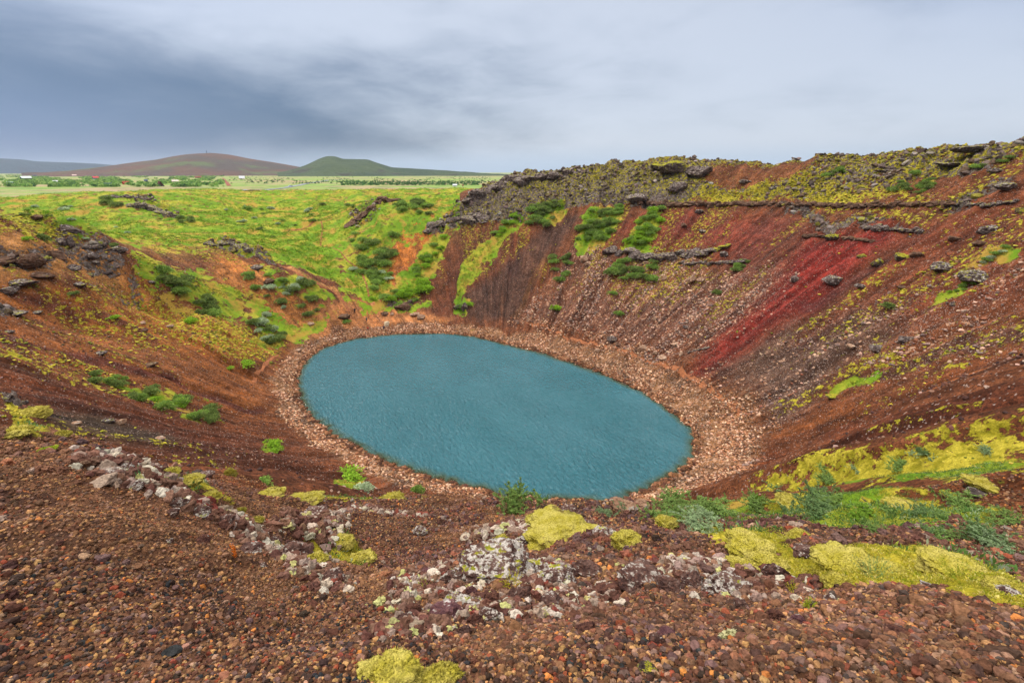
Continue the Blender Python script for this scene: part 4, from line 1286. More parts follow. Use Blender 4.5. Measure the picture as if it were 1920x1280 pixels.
# ------------------------------------------------------------------ build the recorded shrubs: the largest as things, the rest as one stuff mesh
BUSHES.sort(key=lambda q: -q[0])
rest = []
for n_, (wp, x, y, w, kind, near, hs, yaw, lab, grp, k_) in enumerate(BUSHES):
    me = (NEARB if near else FARB)[kind][k_ % len((NEARB if near else FARB)[kind])]
    z = float(ground_z(x, y))
    if n_ < 285:
        o = link('willow_shrub', me); o.location = (x, y, z - .06 * w); o.rotation_euler = (0, 0, yaw); o.scale = (w, w, w * hs)
        o.scale.z *= (1.0 if near else 1.1); tag(o, lab, 'shrub', grp)
    else: rest.append((x, y, z, w, me, yaw, hs))
Vs, Fs, Cs, off = [], [], [], 0
for (x, y, z, w, me, yaw, hs) in rest:
    n = len(me.vertices); v = np.empty(n * 3, np.float32); me.vertices.foreach_get('co', v); v = v.reshape(-1, 3)
    c = np.empty(n * 4, np.float32); me.color_attributes['tint'].data.foreach_get('color', c)
    f = np.empty(len(me.loops), np.int32); me.loops.foreach_get('vertex_index', f)
    ca, sa_ = math.cos(yaw), math.sin(yaw)
    Vs.append(np.c_[(v[:, 0] * ca - v[:, 1] * sa_) * w + x, (v[:, 0] * sa_ + v[:, 1] * ca) * w + y, v[:, 2] * w * hs + z])
    Cs.append(c.reshape(-1, 4)); Fs.append(f.reshape(-1, 4) + off); off += n
if Vs: tag(link('shrubs', mesh_np('shrubs', np.concatenate(Vs), np.concatenate(Fs), LM, {'tint': np.concatenate(Cs)})), kind='stuff')

# ------------------------------------------------------------------ rocks
def rock_mat(name, base, dark, lichen, lic_amt, moss_amt, sc):
    m, t, b = new_mat(name)
    pos = t.n('ShaderNodeTexCoord', out=3)
    nrm = t.sep(t.n('ShaderNodeNewGeometry', out=1))
    n = t.noise(pos, 1.1 * sc, 8, .68)
    c = t.mix(t.ss(n, .34, .66), alb(dark), alb(base))
    n4 = t.noise(pos, 5 * sc, 5, .65)
    c = t.mix(t.ss(n4, .45, .72, 0, .5), c, alb((130, 84, 66)))
    if lic_amt > 0:
        l = t.m('ADD', t.noise(pos, 2.1 * sc, 6, .7), t.m('MULTIPLY', nrm[2], .09))
        th = .74 - .16 * lic_amt
        c = t.mix(t.ss(l, th, th + .035), c, t.mix(t.ss(n4, .4, .6), alb(lichen), alb((150, 142, 132))))
    if moss_amt > 0:
        l = t.m('ADD', t.noise(pos, 1.3 * sc, 6, .65), t.m('MULTIPLY', nrm[2], .22))
        th = .82 - .22 * moss_amt
        c = t.mix(t.ss(l, th, th + .05), c, t.mix(t.ss(n4, .4, .6), alb((178, 166, 54)), alb((124, 126, 36))))
    t.L.new(c, b.inputs['Base Color'])
    h = t.m('ADD', t.m('MULTIPLY', n, 1.0), t.m('MULTIPLY', n4, .35))
    bump(t, b, h, .9, .35 / sc)
    return m


RM = {
    'near': rock_mat('lichen_rock', (122, 94, 84), (60, 42, 40), (186, 174, 164), .7, 0, 9),
    'nearw': rock_mat('white_lichen_rock', (134, 108, 98), (70, 50, 46), (204, 194, 184), 1.15, .3, 9),
    'nearbrown': rock_mat('brown_scoria_rock', (120, 82, 68), (62, 40, 38), (200, 190, 178), .35, 0, 9),
    'nearpurple': rock_mat('purple_scoria_rock', (128, 92, 94), (76, 48, 52), (210, 200, 196), .5, 0, 9),
    'nearmoss': rock_mat('mossy_near_rock', (112, 98, 90), (56, 44, 42), (206, 200, 190), .9, .9, 8),
    'grey': rock_mat('grey_lava', (132, 118, 112), (58, 50, 48), (196, 188, 180), .7, .25, 1.1),
    'moss': rock_mat('mossy_lava', (118, 106, 100), (56, 48, 46), (190, 184, 176), .6, 1.15, 1.1),
    'brown': rock_mat('brown_lava', (126, 98, 80), (74, 56, 46), (180, 168, 156), .35, .1, .9),
    'pale': rock_mat('pale_boulder', (206, 176, 150), (160, 124, 100), (226, 206, 186), .6, 0, 1.2),
    'cream': rock_mat('cream_boulder', (236, 220, 190), (216, 196, 164), (240, 230, 210), .3, 0, 1.0),
    'tan': rock_mat('tan_boulder', (190, 156, 128), (140, 106, 84), (216, 200, 184), .7, .0, 1.6),
    'lichengrey': rock_mat('lichen_lava', (120, 108, 102), (60, 52, 50), (196, 188, 182), .85, .5, 1.3),
}
ICO[6] = ico(6)


def rock_mesh(seed, level, rough=.3, cuts=9, jag=1.0):
    rgk = np.random.default_rng(seed); V, Fc = ICO[level]; V = V.copy()
    V *= 1 + (fbm3(V + seed * 1.7, 1.3, 2, seed)[:, None] - .5) * .7
    for _ in range(cuts):
        n = rgk.normal(size=3); n /= np.linalg.norm(n); o = rgk.uniform(.5, .82)
        d = V @ n - o; V -= np.maximum(d, 0)[:, None] * n * .92
    r = np.linalg.norm(V, axis=1)[:, None]; N = V / r
    q = 1 - np.abs(fbm3(V + 9, 2.6, 4, seed + 5) - .5) * 2
    V += N * (q[:, None] - .8) * rough * jag
    V += N * (fbm3(V + 5, 9, 3, seed + 9)[:, None] - .5) * rough * .55
    return V, Fc


RSEED = [1000]


def rock(px, py, wpx, hr, kind, label, name='boulder', cat='rock', deep=.8, sink=.28, yaw=None, tilt=0.0, rough=.3, group=None):
    """one rock thing standing at the sight line's ground point"""
    x, y = cast(px, py + wpx * hr * .30); z = float(ground_z(x, y))
    d = y * CT - (z - CAMZ) * ST; w = wpx / F * d * .56 * math.cos(math.atan2(x, y)) ** 1.3
    lev = 3 if wpx < 14 else 4 if wpx < 30 else 5 if wpx < 60 else 6
    if d < 12: lev = min(6, lev + 1)
    RSEED[0] += 1
    V, Fc = rock_mesh(RSEED[0], lev, rough)
    az = math.atan2(x, y)
    V = V * np.array([w, w * deep, w * hr * 1.1])
    R = Matrix.Rotation(-az + (yaw or 0), 3, 'Z') @ Matrix.Rotation(tilt, 3, 'Y')
    V = V @ np.array(R).T
    me = mesh_np(name, V, Fc, RM[kind], smooth=lev >= 5)
    o = link(name, me); o.location = (x, y, z + w * hr * (1 - 2 * sink) * .6)
    tag(o, label, cat, group)
    return o


def ledge(pp, thick, kind, label, seed, lump=1.05, name='rock_ledge'):
    thick = thick * .86
    """a continuous outcrop of fused blocks along a contour of the slope"""
    Vs, Fs, off = [], [], 0; rgk = np.random.default_rng(seed)
    L = 0; P2 = [np.array(q, float) for q in pp]
    for a in range(len(P2) - 1):
        seg = np.linalg.norm(P2[a + 1] - P2[a]); n = max(1, int(seg / (thick * .9)))
        for k in range(n):
            q = P2[a] + (P2[a + 1] - P2[a]) * (k + rgk.random() * .6) / n + rgk.normal(size=2) * thick * .24
            x, y = cast(q[0], q[1] + thick * .3); z = float(ground_z(x, y)); d = y * CT - (z - CAMZ) * ST
            h = thick / F * d * rgk.uniform(.45, 1.0) * lump; w = thick / F * d * rgk.uniform(.9, 1.8)
            V, Fc = rock_mesh(seed * 31 + a * 17 + k, 4, .34, 10)
            V = V * np.array([w, w * .9, h])
            dirv = P2[a + 1] - P2[a]
            xa, ya = cast(*(P2[a])); xb, yb = cast(*(P2[a + 1]))
            za, zb = float(ground_z(xa, ya)), float(ground_z(xb, yb))
            yaw = math.atan2(yb - ya, xb - xa); pit = -math.atan2(zb - za, math.hypot(xb - xa, yb - ya) + 1e-6)
            R = Matrix.Rotation(yaw, 3, 'Z') @ Matrix.Rotation(max(-.5, min(.5, pit)), 3, 'Y')
            V = V @ np.array(R).T + np.array([x, y, z + h * .18])
            Vs.append(V); Fs.append(Fc + off); off += len(V)
    o = link(name, mesh_np(name, np.concatenate(Vs), np.concatenate(Fs), RM[kind])); tag(o, label, 'rock ledge')
    return o


# foreground rocks -------------------------------------------------
NEARR = [
    (925, 1062, 120, .42, 'nearw', 'lumpy rock topped with white lichen, highest of the central heap'),
    (845, 1082, 46, .7, 'nearw', 'small chalk white lichen rock at the left end of the central heap'),
    (886, 1106, 30, 1.25, 'nearpurple', 'upright purple stone standing in the central heap'),
    (808, 1070, 34, .85, 'nearpurple', 'dark wine red rock left of the white lichen heap'),
    (919, 1120, 32, .9, 'nearbrown', 'round brown stone just right of the upright purple stone'),
    (973, 1112, 42, .8, 'near', 'grey lichened rock under the yellow sprig in the central heap'),
    (834, 1148, 68, .55, 'nearpurple', 'broad purple brown rock below the central heap'),
    (888, 1162, 34, .75, 'nearbrown', 'brown rock right of the broad purple one'),
    (920, 1150, 32, .8, 'nearw', 'pale lichen crusted rock between central heap and gravel'),
    (868, 1137, 62, .22, 'nearw', 'long thin white crusted stone lying across the heap'),
    (775, 1142, 34, .9, 'nearbrown', 'dark brown rock at the lower left of the heap'),
    (760, 1160, 40, .6, 'near', 'grey crusted rock at the far left foot of the heap'),
    (868, 1180, 28, .9, 'near', 'squarish grey stone below the broad purple rock'),
    (1040, 1082, 60, .5, 'nearw', 'flat pale lichen rock at the right end of the central heap'),
    (1030, 1125, 50, .5, 'near', 'grey crusted slab just right of the heap'),
    (1000, 1068, 60, .5, 'nearw', 'pale crusted lump behind the yellow sprig'),
    (1230, 1200, 34, 1.0, 'near', 'angular tan stone standing alone in the gravel right of centre'),
    (1254, 1186, 40, .5, 'nearpurple', 'purple stone with a white crust touching the angular tan stone'),
    (1096, 1064, 78, .5, 'near', 'jagged grey rock ridge right of the central heap'),
    (1140, 1105, 50, .6, 'nearbrown', 'brown rock in front of the jagged grey ridge'),
    (1196, 1078, 100, .35, 'near', 'wide low crusted rock between the heap and the mossy mounds'),
    (1258, 1096, 54, .75, 'near', 'grey crusted block on the right part of the stone ridge'),
    (1066, 958, 46, .6, 'near', 'grey rock sticking out above the mossy knoll'),
    (1100, 985, 60, .45, 'near', 'crusted rock on the right shoulder of the mossy knoll'),
    (1130, 1000, 40, .4, 'nearw', 'white edged rock trailing down right of the mossy knoll'),
    (985, 1008, 34, .6, 'nearw', 'white crusted rock left of the mossy knoll'),
    (1458, 1068, 62, 1.0, 'near', 'tall dark lichen spotted rock left of the big moss mound'),
    (1530, 1036, 96, .32, 'near', 'grey slab behind the tall dark spotted rock'),
    (1357, 1088, 84, .6, 'nearw', 'rock heavily crusted with white lichen left of the tall dark rock'),
    (1300, 1085, 60, .6, 'near', 'grey brown rock left of the heavily crusted one'),
    (1417, 1098, 50, .7, 'nearbrown', 'reddish rock between the crusted rock and the tall dark rock'),
    (1390, 1130, 44, .6, 'near', 'white flecked rock below the reddish rock'),
    (1455, 1150, 46, .8, 'nearbrown', 'brown rock below the second yellow sprig'),
    (1500, 1160, 44, .7, 'nearpurple', 'dull purple rock below right of the second sprig'),
    (1560, 1120, 36, .55, 'nearw', 'whitish crusted rock right of the second yellow sprig'),
    (1740, 1094, 44, .45, 'nearw', 'pale flat rock at the lower edge of the big moss mound'),
    (1890, 1104, 62, .45, 'nearw', 'brown and white rock in the moss at the right edge'),
    (1338, 1202, 40, .7, 'nearbrown', 'smooth dark olive stone in the gravel, right half'),
    (1632, 1250, 26, .6, 'nearw', 'single white stone near the bottom edge on the right'),
    (1680, 1176, 66, .5, 'nearbrown', 'large brown stone in the gravel below the moss mound'),
    (1215, 1252, 40, .6, 'nearmoss', 'stone with a mossy crust near the bottom edge'),
    (1100, 1175, 36, .7, 'nearbrown', 'brown stone in the gravel below the heap'),
    (200, 888, 66, .42, 'near', 'lichen crusted rock at the top of the left gravel ridge'),
    (232, 872, 44, .6, 'nearw', 'pale rock at the upper end of the left gravel ridge'),
    (250, 905, 36, .6, 'nearw', 'whitish rock just under the pale one on the left ridge'),
    (336, 938, 34, .95, 'nearw', 'white lichen rock standing on the left gravel ridge'),
    (325, 955, 40, .7, 'near', 'brownish crusted rock leaning on the white ridge rock'),
    (378, 955, 42, .7, 'nearw', 'pale crusted rock on the middle of the left ridge'),
    (418, 972, 54, .55, 'near', 'grey rock on the left ridge beside a cushion of moss'),
    (470, 1026, 64, .5, 'near', 'grey crusted rock low on the left ridge'),
    (510, 1010, 44, .6, 'near', 'grey rock behind the low end of the left ridge'),
    (550, 1032, 64, .62, 'near', 'lumpy grey rock at the lower end of the left ridge'),
    (493, 1058, 18, .5, 'nearw', 'tiny white stone below the left ridge'),
    (318, 1012, 16, .6, 'nearw', 'tiny white stone on the left gravel slope'),
    (383, 888, 46, .45, 'near', 'tilted grey slab beyond the left gravel ridge'),
    (620, 1078, 50, .5, 'near', 'crusted rock where the left ridge meets the gravel'),
    (585, 958, 50, .4, 'near', 'low crusted rock behind the left ridge'),
    (785, 992, 22, .9, 'nearw', 'small white topped stone on the reddish slope'),
    (380, 1010, 36, .8, 'nearbrown', 'brown lump beside the small orange plant'),
    (110, 1015, 30, .6, 'nearbrown', 'brown stone on the far left gravel'),
    (180, 1052, 26, .6, 'nearbrown', 'dull red stone on the left gravel'),
    (700, 1180, 30, .8, 'nearbrown', 'dark brown stone near the bottom moss cushion'),
]
for q in NEARR:
    rock(q[0], q[1], q[2], q[3], q[4], q[5], rough=.36, sink=.3) if q[4] != 'nearw' else rock(q[0], q[1], q[2] * 1.3, q[3], q[4], q[5], rough=.42, sink=.28)

# rocks on the crater walls ----------------------------------------
FARR = [
    (1562, 441, 36, .5, 'moss', 'mossy grey boulder in the upper part of the crimson slide'),
    (1690, 479, 38, .6, 'moss', 'angular grey boulder right of the crimson slide, moss on its top'),
    (1718, 474, 28, .6, 'brown', 'brown boulder leaning on the angular grey one'),
    (1645, 490, 28, .75, 'moss', 'boulder almost covered in yellow moss beside the crimson slide'),
    (1562, 521, 42, .6, 'grey', 'large grey boulder in the middle of the crimson slide'),
    (1490, 522, 23, .6, 'grey', 'small grey boulder at the left edge of the crimson slide'),
    (1616, 478, 20, .4, 'moss', 'flat mossy stone above the moss covered boulder'),
    (1852, 428, 44, .55, 'lichengrey', 'grey block with a green cap high on the right wall'),
    (1770, 497, 54, .5, 'lichengrey', 'left half of the white spotted outcrop on the right wall'),
    (1828, 514, 66, .5, 'lichengrey', 'right half of the white spotted outcrop on the right wall'),
    (1866, 317, 32, .55, 'lichengrey', 'dark rock knob just under the right skyline'),
    (1890, 345, 46, .5, 'lichengrey', 'whitish crusted outcrop at the right edge under the skyline'),
    (1790, 445, 34, .3, 'brown', 'low brown ledge stone right of the crimson slide'),
    (1836, 453, 34, .35, 'brown', 'overhanging brown ledge below the green capped block'),
    (1912, 392, 22, .7, 'moss', 'mossy block at the right picture edge'),
    (1616, 534, 26, .4, 'grey', 'low grey stone below the large grey boulder of the slide'),
    (1692, 536, 20, .4, 'brown', 'small brown rock on the bare right wall'),
    (1594, 647, 18, .8, 'pale', 'pinkish boulder alone on the right wall'),
    (1645, 650, 34, .5, 'grey', 'rounded grey boulder left of the larger one on the mossy strip'),
    (1700, 632, 42, .5, 'grey', 'largest dark grey boulder above the green moss strip'),
    (1560, 740, 28, .3, 'moss', 'flat stone at the low end of the green moss strip'),
    (1786, 567, 16, .7, 'lichengrey', 'small pale rock with moss on the right wall'),
    (1142, 468, 26, .7, 'grey', 'dark rock at the left end of the curved ledge'),
    (1162, 473, 15, .8, 'grey', 'square block between dark rock and curved ledge'),
    (1358, 475, 21, .7, 'grey', 'grey boulder below the right end of the curved ledge'),
    (1311, 395, 17, .6, 'grey', 'grey boulder below the long dark ledge'),
    (1282, 421, 15, .5, 'brown', 'brown stone on the rust coloured slope'),
    (1316, 433, 13, .7, 'grey', 'small grey stone on the rust coloured slope'),
    (1270, 350, 34, .6, 'grey', 'grey hollow rock in the mossy rim'),
    (1195, 372, 42, .45, 'grey', 'grey block at the left start of the long dark ledge'),
    (1262, 312, 54, .45, 'moss', 'peaked mossy crag on the skyline'),
    (1308, 318, 54, .45, 'grey', 'grey crag right of the peaked mossy one on the skyline'),
    (1232, 312, 34, .4, 'moss', 'low mossy knob left of the peaked crag'),
    (1396, 340, 26, .3, 'grey', 'grey slab on the rust patch under the skyline'),
    (1012, 330, 34, .5, 'grey', 'rounded skyline rock at the left part of the rim'),
    (1037, 328, 26, .6, 'grey', 'pointed skyline rock right of the rounded one'),
    (1062, 322, 24, .4, 'grey', 'third skyline rock from the left end of the rim'),
    (1094, 483, 20, .7, 'tan', 'orange tan boulder on the pale scree'),
    (1103, 493, 17, .5, 'tan', 'lower boulder touching the orange tan one'),
    (1297, 522, 18, .8, 'tan', 'tan boulder left of its twin in the scree'),
    (1314, 524, 14, .9, 'tan', 'tan boulder right of its twin in the scree'),
    (1246, 521, 11, .9, 'tan', 'small orange boulder at the edge of the bush patch'),
    (1146, 636, 19, .6, 'grey', 'dark slab beside the lakeside path'),
    (1206, 651, 17, .7, 'pale', 'slanted pale block above the lakeside path'),
    (1242, 669, 16, .6, 'pale', 'pale flat block right next to the lakeside path'),
    (1228, 660, 9, .9, 'pale', 'small pale block between the two flat blocks'),
    (1119, 656, 10, .8, 'pale', 'pale square block on the pebble beach'),
    (1326, 778, 10, 1.1, 'pale', 'whitish block on the pebbles at the right lake end'),
    (1268, 770, 14, .6, 'brown', 'brown rock at the water edge, right end of the lake'),
    (1257, 763, 10, .5, 'brown', 'small brown rock in the water beside the larger one'),
    (1227, 596, 10, .8, 'pale', 'pale block on the dark scree of the far wall'),
    (1286, 612, 13, .5, 'grey', 'dark stone below the scree of the far wall'),
    (1264, 644, 16, .6, 'pale', 'pale tilted block near the bottom of the scree'),
    (1277, 662, 10, 1.0, 'pale', 'upright pale block near the bottom of the scree'),
    (1160, 646, 11, .6, 'brown', 'brown stone between the dark slab and the path'),
    (1297, 697, 8, .7, 'pale', 'pale stone at the foot of the crimson slide'),
    (644, 593, 26, .42, 'brown', 'flat brown boulder left of the walkers'),
    (756, 572, 34, .5, 'brown', 'dark rocky hump where the valley meets the lake'),
    (722, 586, 16, .5, 'brown', 'oval brown boulder behind the walkers'),
    (735, 588, 8, .8, 'pale', 'pale stone beside the oval brown boulder'),
    (778, 588, 18, .4, 'tan', 'tan stones at the far lake end'),
    (790, 594, 16, .6, 'tan', 'round tan boulder near the far water edge'),
    (871, 573, 15, .9, 'grey', 'grey boulder at the foot of the dark slope, right one'),
    (857, 575, 13, .8, 'grey', 'grey boulder at the foot of the dark slope, left one'),
    (582, 606, 14, .5, 'pale', 'pale stone in the grass left of the flat boulder'),
    (725, 607, 13.5, .78, 'cream', 'big smooth cream coloured boulder behind a walker at the shore'),
    (559, 656, 13, .5, 'pale', 'pale stone on the left lake bank'),
    (627, 634, 11, .4, 'pale', 'flat pale stone close to the upper left shore'),
    (1174, 945, 52, .62, 'tan', 'large tan boulder at the near shore'),
    (1205, 944, 26, .75, 'tan', 'smaller pocked boulder right of the large tan one'),
    (205, 786, 34, .5, 'lichengrey', 'grey white boulder of the pair on the left slope'),
    (226, 789, 28, .55, 'tan', 'cream boulder leaning on the grey white one on the left slope'),
    (143, 791, 30, .4, 'tan', 'pinkish flat boulder on the near left slope'),
    (185, 661, 36, .35, 'grey', 'grey rock with moss on the upper left slope'),
    (271, 617, 17, .6, 'brown', 'square brown rock on the left slope'),
    (268, 604, 16, .5, 'pale', 'pale rock above the square brown one'),
    (318, 610, 22, .4, 'pale', 'pinkish slab on the left slope'),
    (282, 681, 34, .3, 'brown', 'low ledge with a green mat on the left slope'),
    (370, 885, 36, .4, 'grey', 'grey slab on the near left slope'),
    (300, 820, 26, .3, 'tan', 'sandy half buried rock on the near left slope'),
    (72, 404, 34, .5, 'brown', 'lion shaped rock highest on the left rim'),
    (128, 426, 50, .55, 'grey', 'jagged overhanging rock on the left rim'),
    (136, 450, 18, 1.8, 'grey', 'rock pillar under the overhanging rock'),
    (118, 450, 30, .6, 'grey', 'dark block left of the rock pillar'),
    (107, 473, 42, .75, 'brown', 'bulging brown cliff block below the dark bush'),
    (62, 482, 62, .62, 'brown', 'largest brown cliff block of the left outcrop'),
    (10, 484, 48, .62, 'brown', 'cliff block with a dark hollow at the left edge'),
    (80, 513, 50, .4, 'brown', 'rounded brown rock under the left cliff'),
    (45, 526, 72, .3, 'grey', 'wide low rock shelf under the left cliff'),
    (18, 540, 52, .5, 'grey', 'slanting slab at the left edge below the cliff'),
    (174, 478, 32, .6, 'grey', 'dark grey block right of the rock pillar'),
    (138, 499, 34, .5, 'grey', 'dark rock ledge below the bulging brown block'),
    (180, 490, 20, .5, 'grey', 'small dark overhang on the left rim'),
    (180, 460, 26, .6, 'grey', 'rock at the shoulder of the left rim'),
    (221, 465, 42, .4, 'lichengrey', 'grey rock ridge ending the left rim'),
    (198, 456, 14, .7, 'grey', 'small round rock beside a cushion bush'),
    (150, 532, 34, .4, 'grey', 'broken grey rocks on the slope under the rim'),
    (168, 513, 28, .35, 'lichengrey', 'pale streaked rocks on the slope under the rim'),
    (30, 584, 54, .3, 'grey', 'rough dark rocks on the upper slope at the left edge'),
    (70, 583, 30, .35, 'grey', 'second dark rough rock from the left edge'),
    (15, 620, 26, .35, 'grey', 'small dark rock at the left edge above the red slope'),
    (15, 742, 36, .5, 'lichengrey', 'dark lichened rock above the mossy bank at the left edge'),
    (45, 752, 26, .6, 'lichengrey', 'lichened rock right of its larger neighbour at the left edge'),
    (284, 527, 16, .5, 'grey', 'small dark rock among the left thicket'),
    (504, 526, 24, .5, 'brown', 'tilted brown slab on the orange spur'),
    (480, 500, 26, .45, 'grey', 'grey rock at the crest of the orange spur'),
    (1627, 937, 44, .5, 'moss', 'mossy rock in the near green belt'),
    (1780, 922, 50, .5, 'moss', 'dark rock with moss beside the white streaked one'),
    (1835, 922, 64, .35, 'lichengrey', 'long rock with white streaks near the right edge'),
    (1783, 942, 26, .6, 'grey', 'dark stone on the moss bank'),
]
for q in FARR:
    rock(q[0], q[1], q[2], q[3], q[4], q[5], sink=.25)

ledge([(1205, 379), (1280, 383), (1400, 381), (1480, 381)], 7, 'brown', 'long dark ledge under the mossy rim, left part', 3)
ledge([(1490, 382), (1600, 385), (1700, 382), (1790, 380)], 7, 'brown', 'long dark ledge under the mossy rim, right part', 4)
ledge([(1795, 383), (1850, 384), (1905, 378)], 6, 'lichengrey', 'pale thin ledge running to the right edge', 5)
ledge([(1172, 474), (1210, 480), (1245, 482), (1285, 474), (1330, 470)], 11, 'grey', 'curved grey rock ledge in the middle of the far wall', 6)
ledge([(1335, 468), (1372, 460)], 7, 'moss', 'thin mossy end of the curved rock ledge', 7)
ledge([(1280, 493), (1330, 492), (1400, 489)], 5, 'grey', 'short grey ledge below the curved one', 8)
ledge([(1505, 443), (1545, 441)], 5, 'brown', 'thin rock band left of the mossy boulder on the crimson slide', 9)
ledge([(1580, 445), (1640, 452)], 5, 'brown', 'thin rock band right of the mossy boulder on the crimson slide', 10)
ledge([(872, 372), (900, 362), (930, 350), (960, 338), (995, 331)], 15, 'grey', 'rising grey rock ridge at the left end of the rim', 11)
ledge([(800, 430), (830, 418), (870, 408), (910, 410)], 11, 'grey', 'broken rock band above the orange gully', 12)
rock(1672, 319, 72, .17, 'grey', 'left dark rock bank high under the right skyline')
rock(1790, 306, 90, .17, 'lichengrey', 'right dark rock bank high under the right skyline')
rock(1835, 277, 110, .16, 'lichengrey', 'dark rock crest on the right skyline')
ledge([(1620, 425), (1680, 428), (1730, 433)], 8, 'grey', 'rock band along the top of the crimson slide', 15)
ledge([(245, 383), (280, 388), (320, 402), (340, 412)], 9, 'lichengrey', 'rocky crest in the meadow beyond the left rim', 16)
ledge([(385, 458), (430, 455), (470, 468)], 7, 'lichengrey', 'row of grey rocks along the crest of the spur', 17)
ledge([(655, 418), (680, 402), (715, 374), (745, 373)], 8, 'brown', 'rocky top of the hump beside the grass valley', 18)
ledge([(190, 369), (235, 368), (285, 372)], 4, 'grey', 'thin dark rock strip on the knoll before the plain', 19)
ledge([(1290, 660), (1330, 650)], 3, 'grey', 'little stone row at the foot of the scree', 20)


# ------------------------------------------------------------------ moss cushions
def moss_mat(name, c0, c1, c2):
    m, t, b = new_mat(name)
    pos = t.n('ShaderNodeTexCoord', out=3)
    n = t.noise(pos, 7, 7, .66); f = t.noise(pos, 70, 4, .6); v = t.n('ShaderNodeTexVoronoi', {'Vector': pos, 'Scale': 60.0})
    c = t.mix(t.ss(n, .36, .62), alb(c0), alb(c1))
    c = t.mix(t.ss(f, .48, .66, 0, .6), c, alb(c2))
    c = t.mix(t.ss(t.noise(pos, 3.2, 6, .6), .54, .66, 0, .8), c, alb((138, 128, 52)))
    c = t.mix(t.ss(t.noise(pos, 5.5, 6, .65), .6, .68, 0, .9), c, alb((112, 88, 58)))
    t.L.new(c, b.inputs['Base Color']); b.inputs['Roughness'].default_value = 1
    bump(t, b, t.m('ADD', t.m('MULTIPLY', f, .8), t.m('MULTIPLY', v, -1.0)), 1.0, .02)
    return m


MM = moss_mat('cushion_moss', (180, 166, 58), (208, 192, 100), (134, 130, 44))
MG2 = moss_mat('green_moss', (150, 170, 40), (190, 196, 60), (100, 130, 30))
MPALE = moss_mat('pale_lichen', (222, 216, 160), (230, 224, 180), (170, 170, 110))


def cushion(px, py, wpx, hr, label, mat=None, deep=.8, name='moss_cushion', sink=.25, fuzz=5000, cat='moss'):
    x, y = cast(px, py + wpx * hr * .3); z = float(ground_z(x, y))
    d = y * CT - (z - CAMZ) * ST; w = wpx / F * d * .52 * math.cos(math.atan2(x, y))
    RSEED[0] += 1; sd = RSEED[0]
    V, Fc = ICO[6 if wpx > 40 else 5]; V = V.copy()
    V *= 1 + (fbm3(V + sd, 1.1, 2, sd)[:, None] - .5) * .9
    q = np.abs(fbm3(V + 3, 2.3, 3, sd + 1) - .5)
    V *= 1 + (q[:, None] * .7 - .06)
    V *= 1 + (fbm3(V, 9, 2, sd + 2)[:, None] - .5) * .10
    V = V * np.array([w, w * deep, w * hr * 1.08]) * (1 + (fbm3(V + 7, 4.5, 2, sd + 8)[:, None] - .5) * .16)
    az = math.atan2(x, y)
    gzl = float(ground_z(x + .3 * w * math.sin(az), y + .3 * w * math.cos(az)))
    V = V @ np.array(Matrix.Rotation(-az, 3, 'Z')).T
    rgk = np.random.default_rng(sd)
    k = rgk.integers(0, len(V), int(fuzz)); k = k[V[k, 2] > -.2 * w * hr]
    b0 = V[k] + rgk.normal(size=(len(k), 3)) * w * .012; nn = V[k] / np.linalg.norm(V[k], axis=1)[:, None] + rgk.normal(size=(len(k), 3)) * .5
    ln = .005 * max(1, d / 3.5) * rgk.uniform(.6, 1.6, (len(k), 1)); sdv = np.cross(nn, rgk.normal(size=(len(k), 3))); sdv /= np.linalg.norm(sdv, axis=1)[:, None]
    T = np.stack([b0 - sdv * ln * .3, b0 + sdv * ln * .3, b0 + nn * ln], 1).reshape(-1, 3)
    Fz = np.arange(len(T)).reshape(-1, 3) + len(V)
    me = mesh_np(name, np.r_[V, T], np.r_[Fc, Fz], mat or MM, smooth=True)
    o = link(name, me); o.location = (x, y, z + w * hr * (1 - 2 * sink) * .45)
    tag(o, label, cat)
    return o


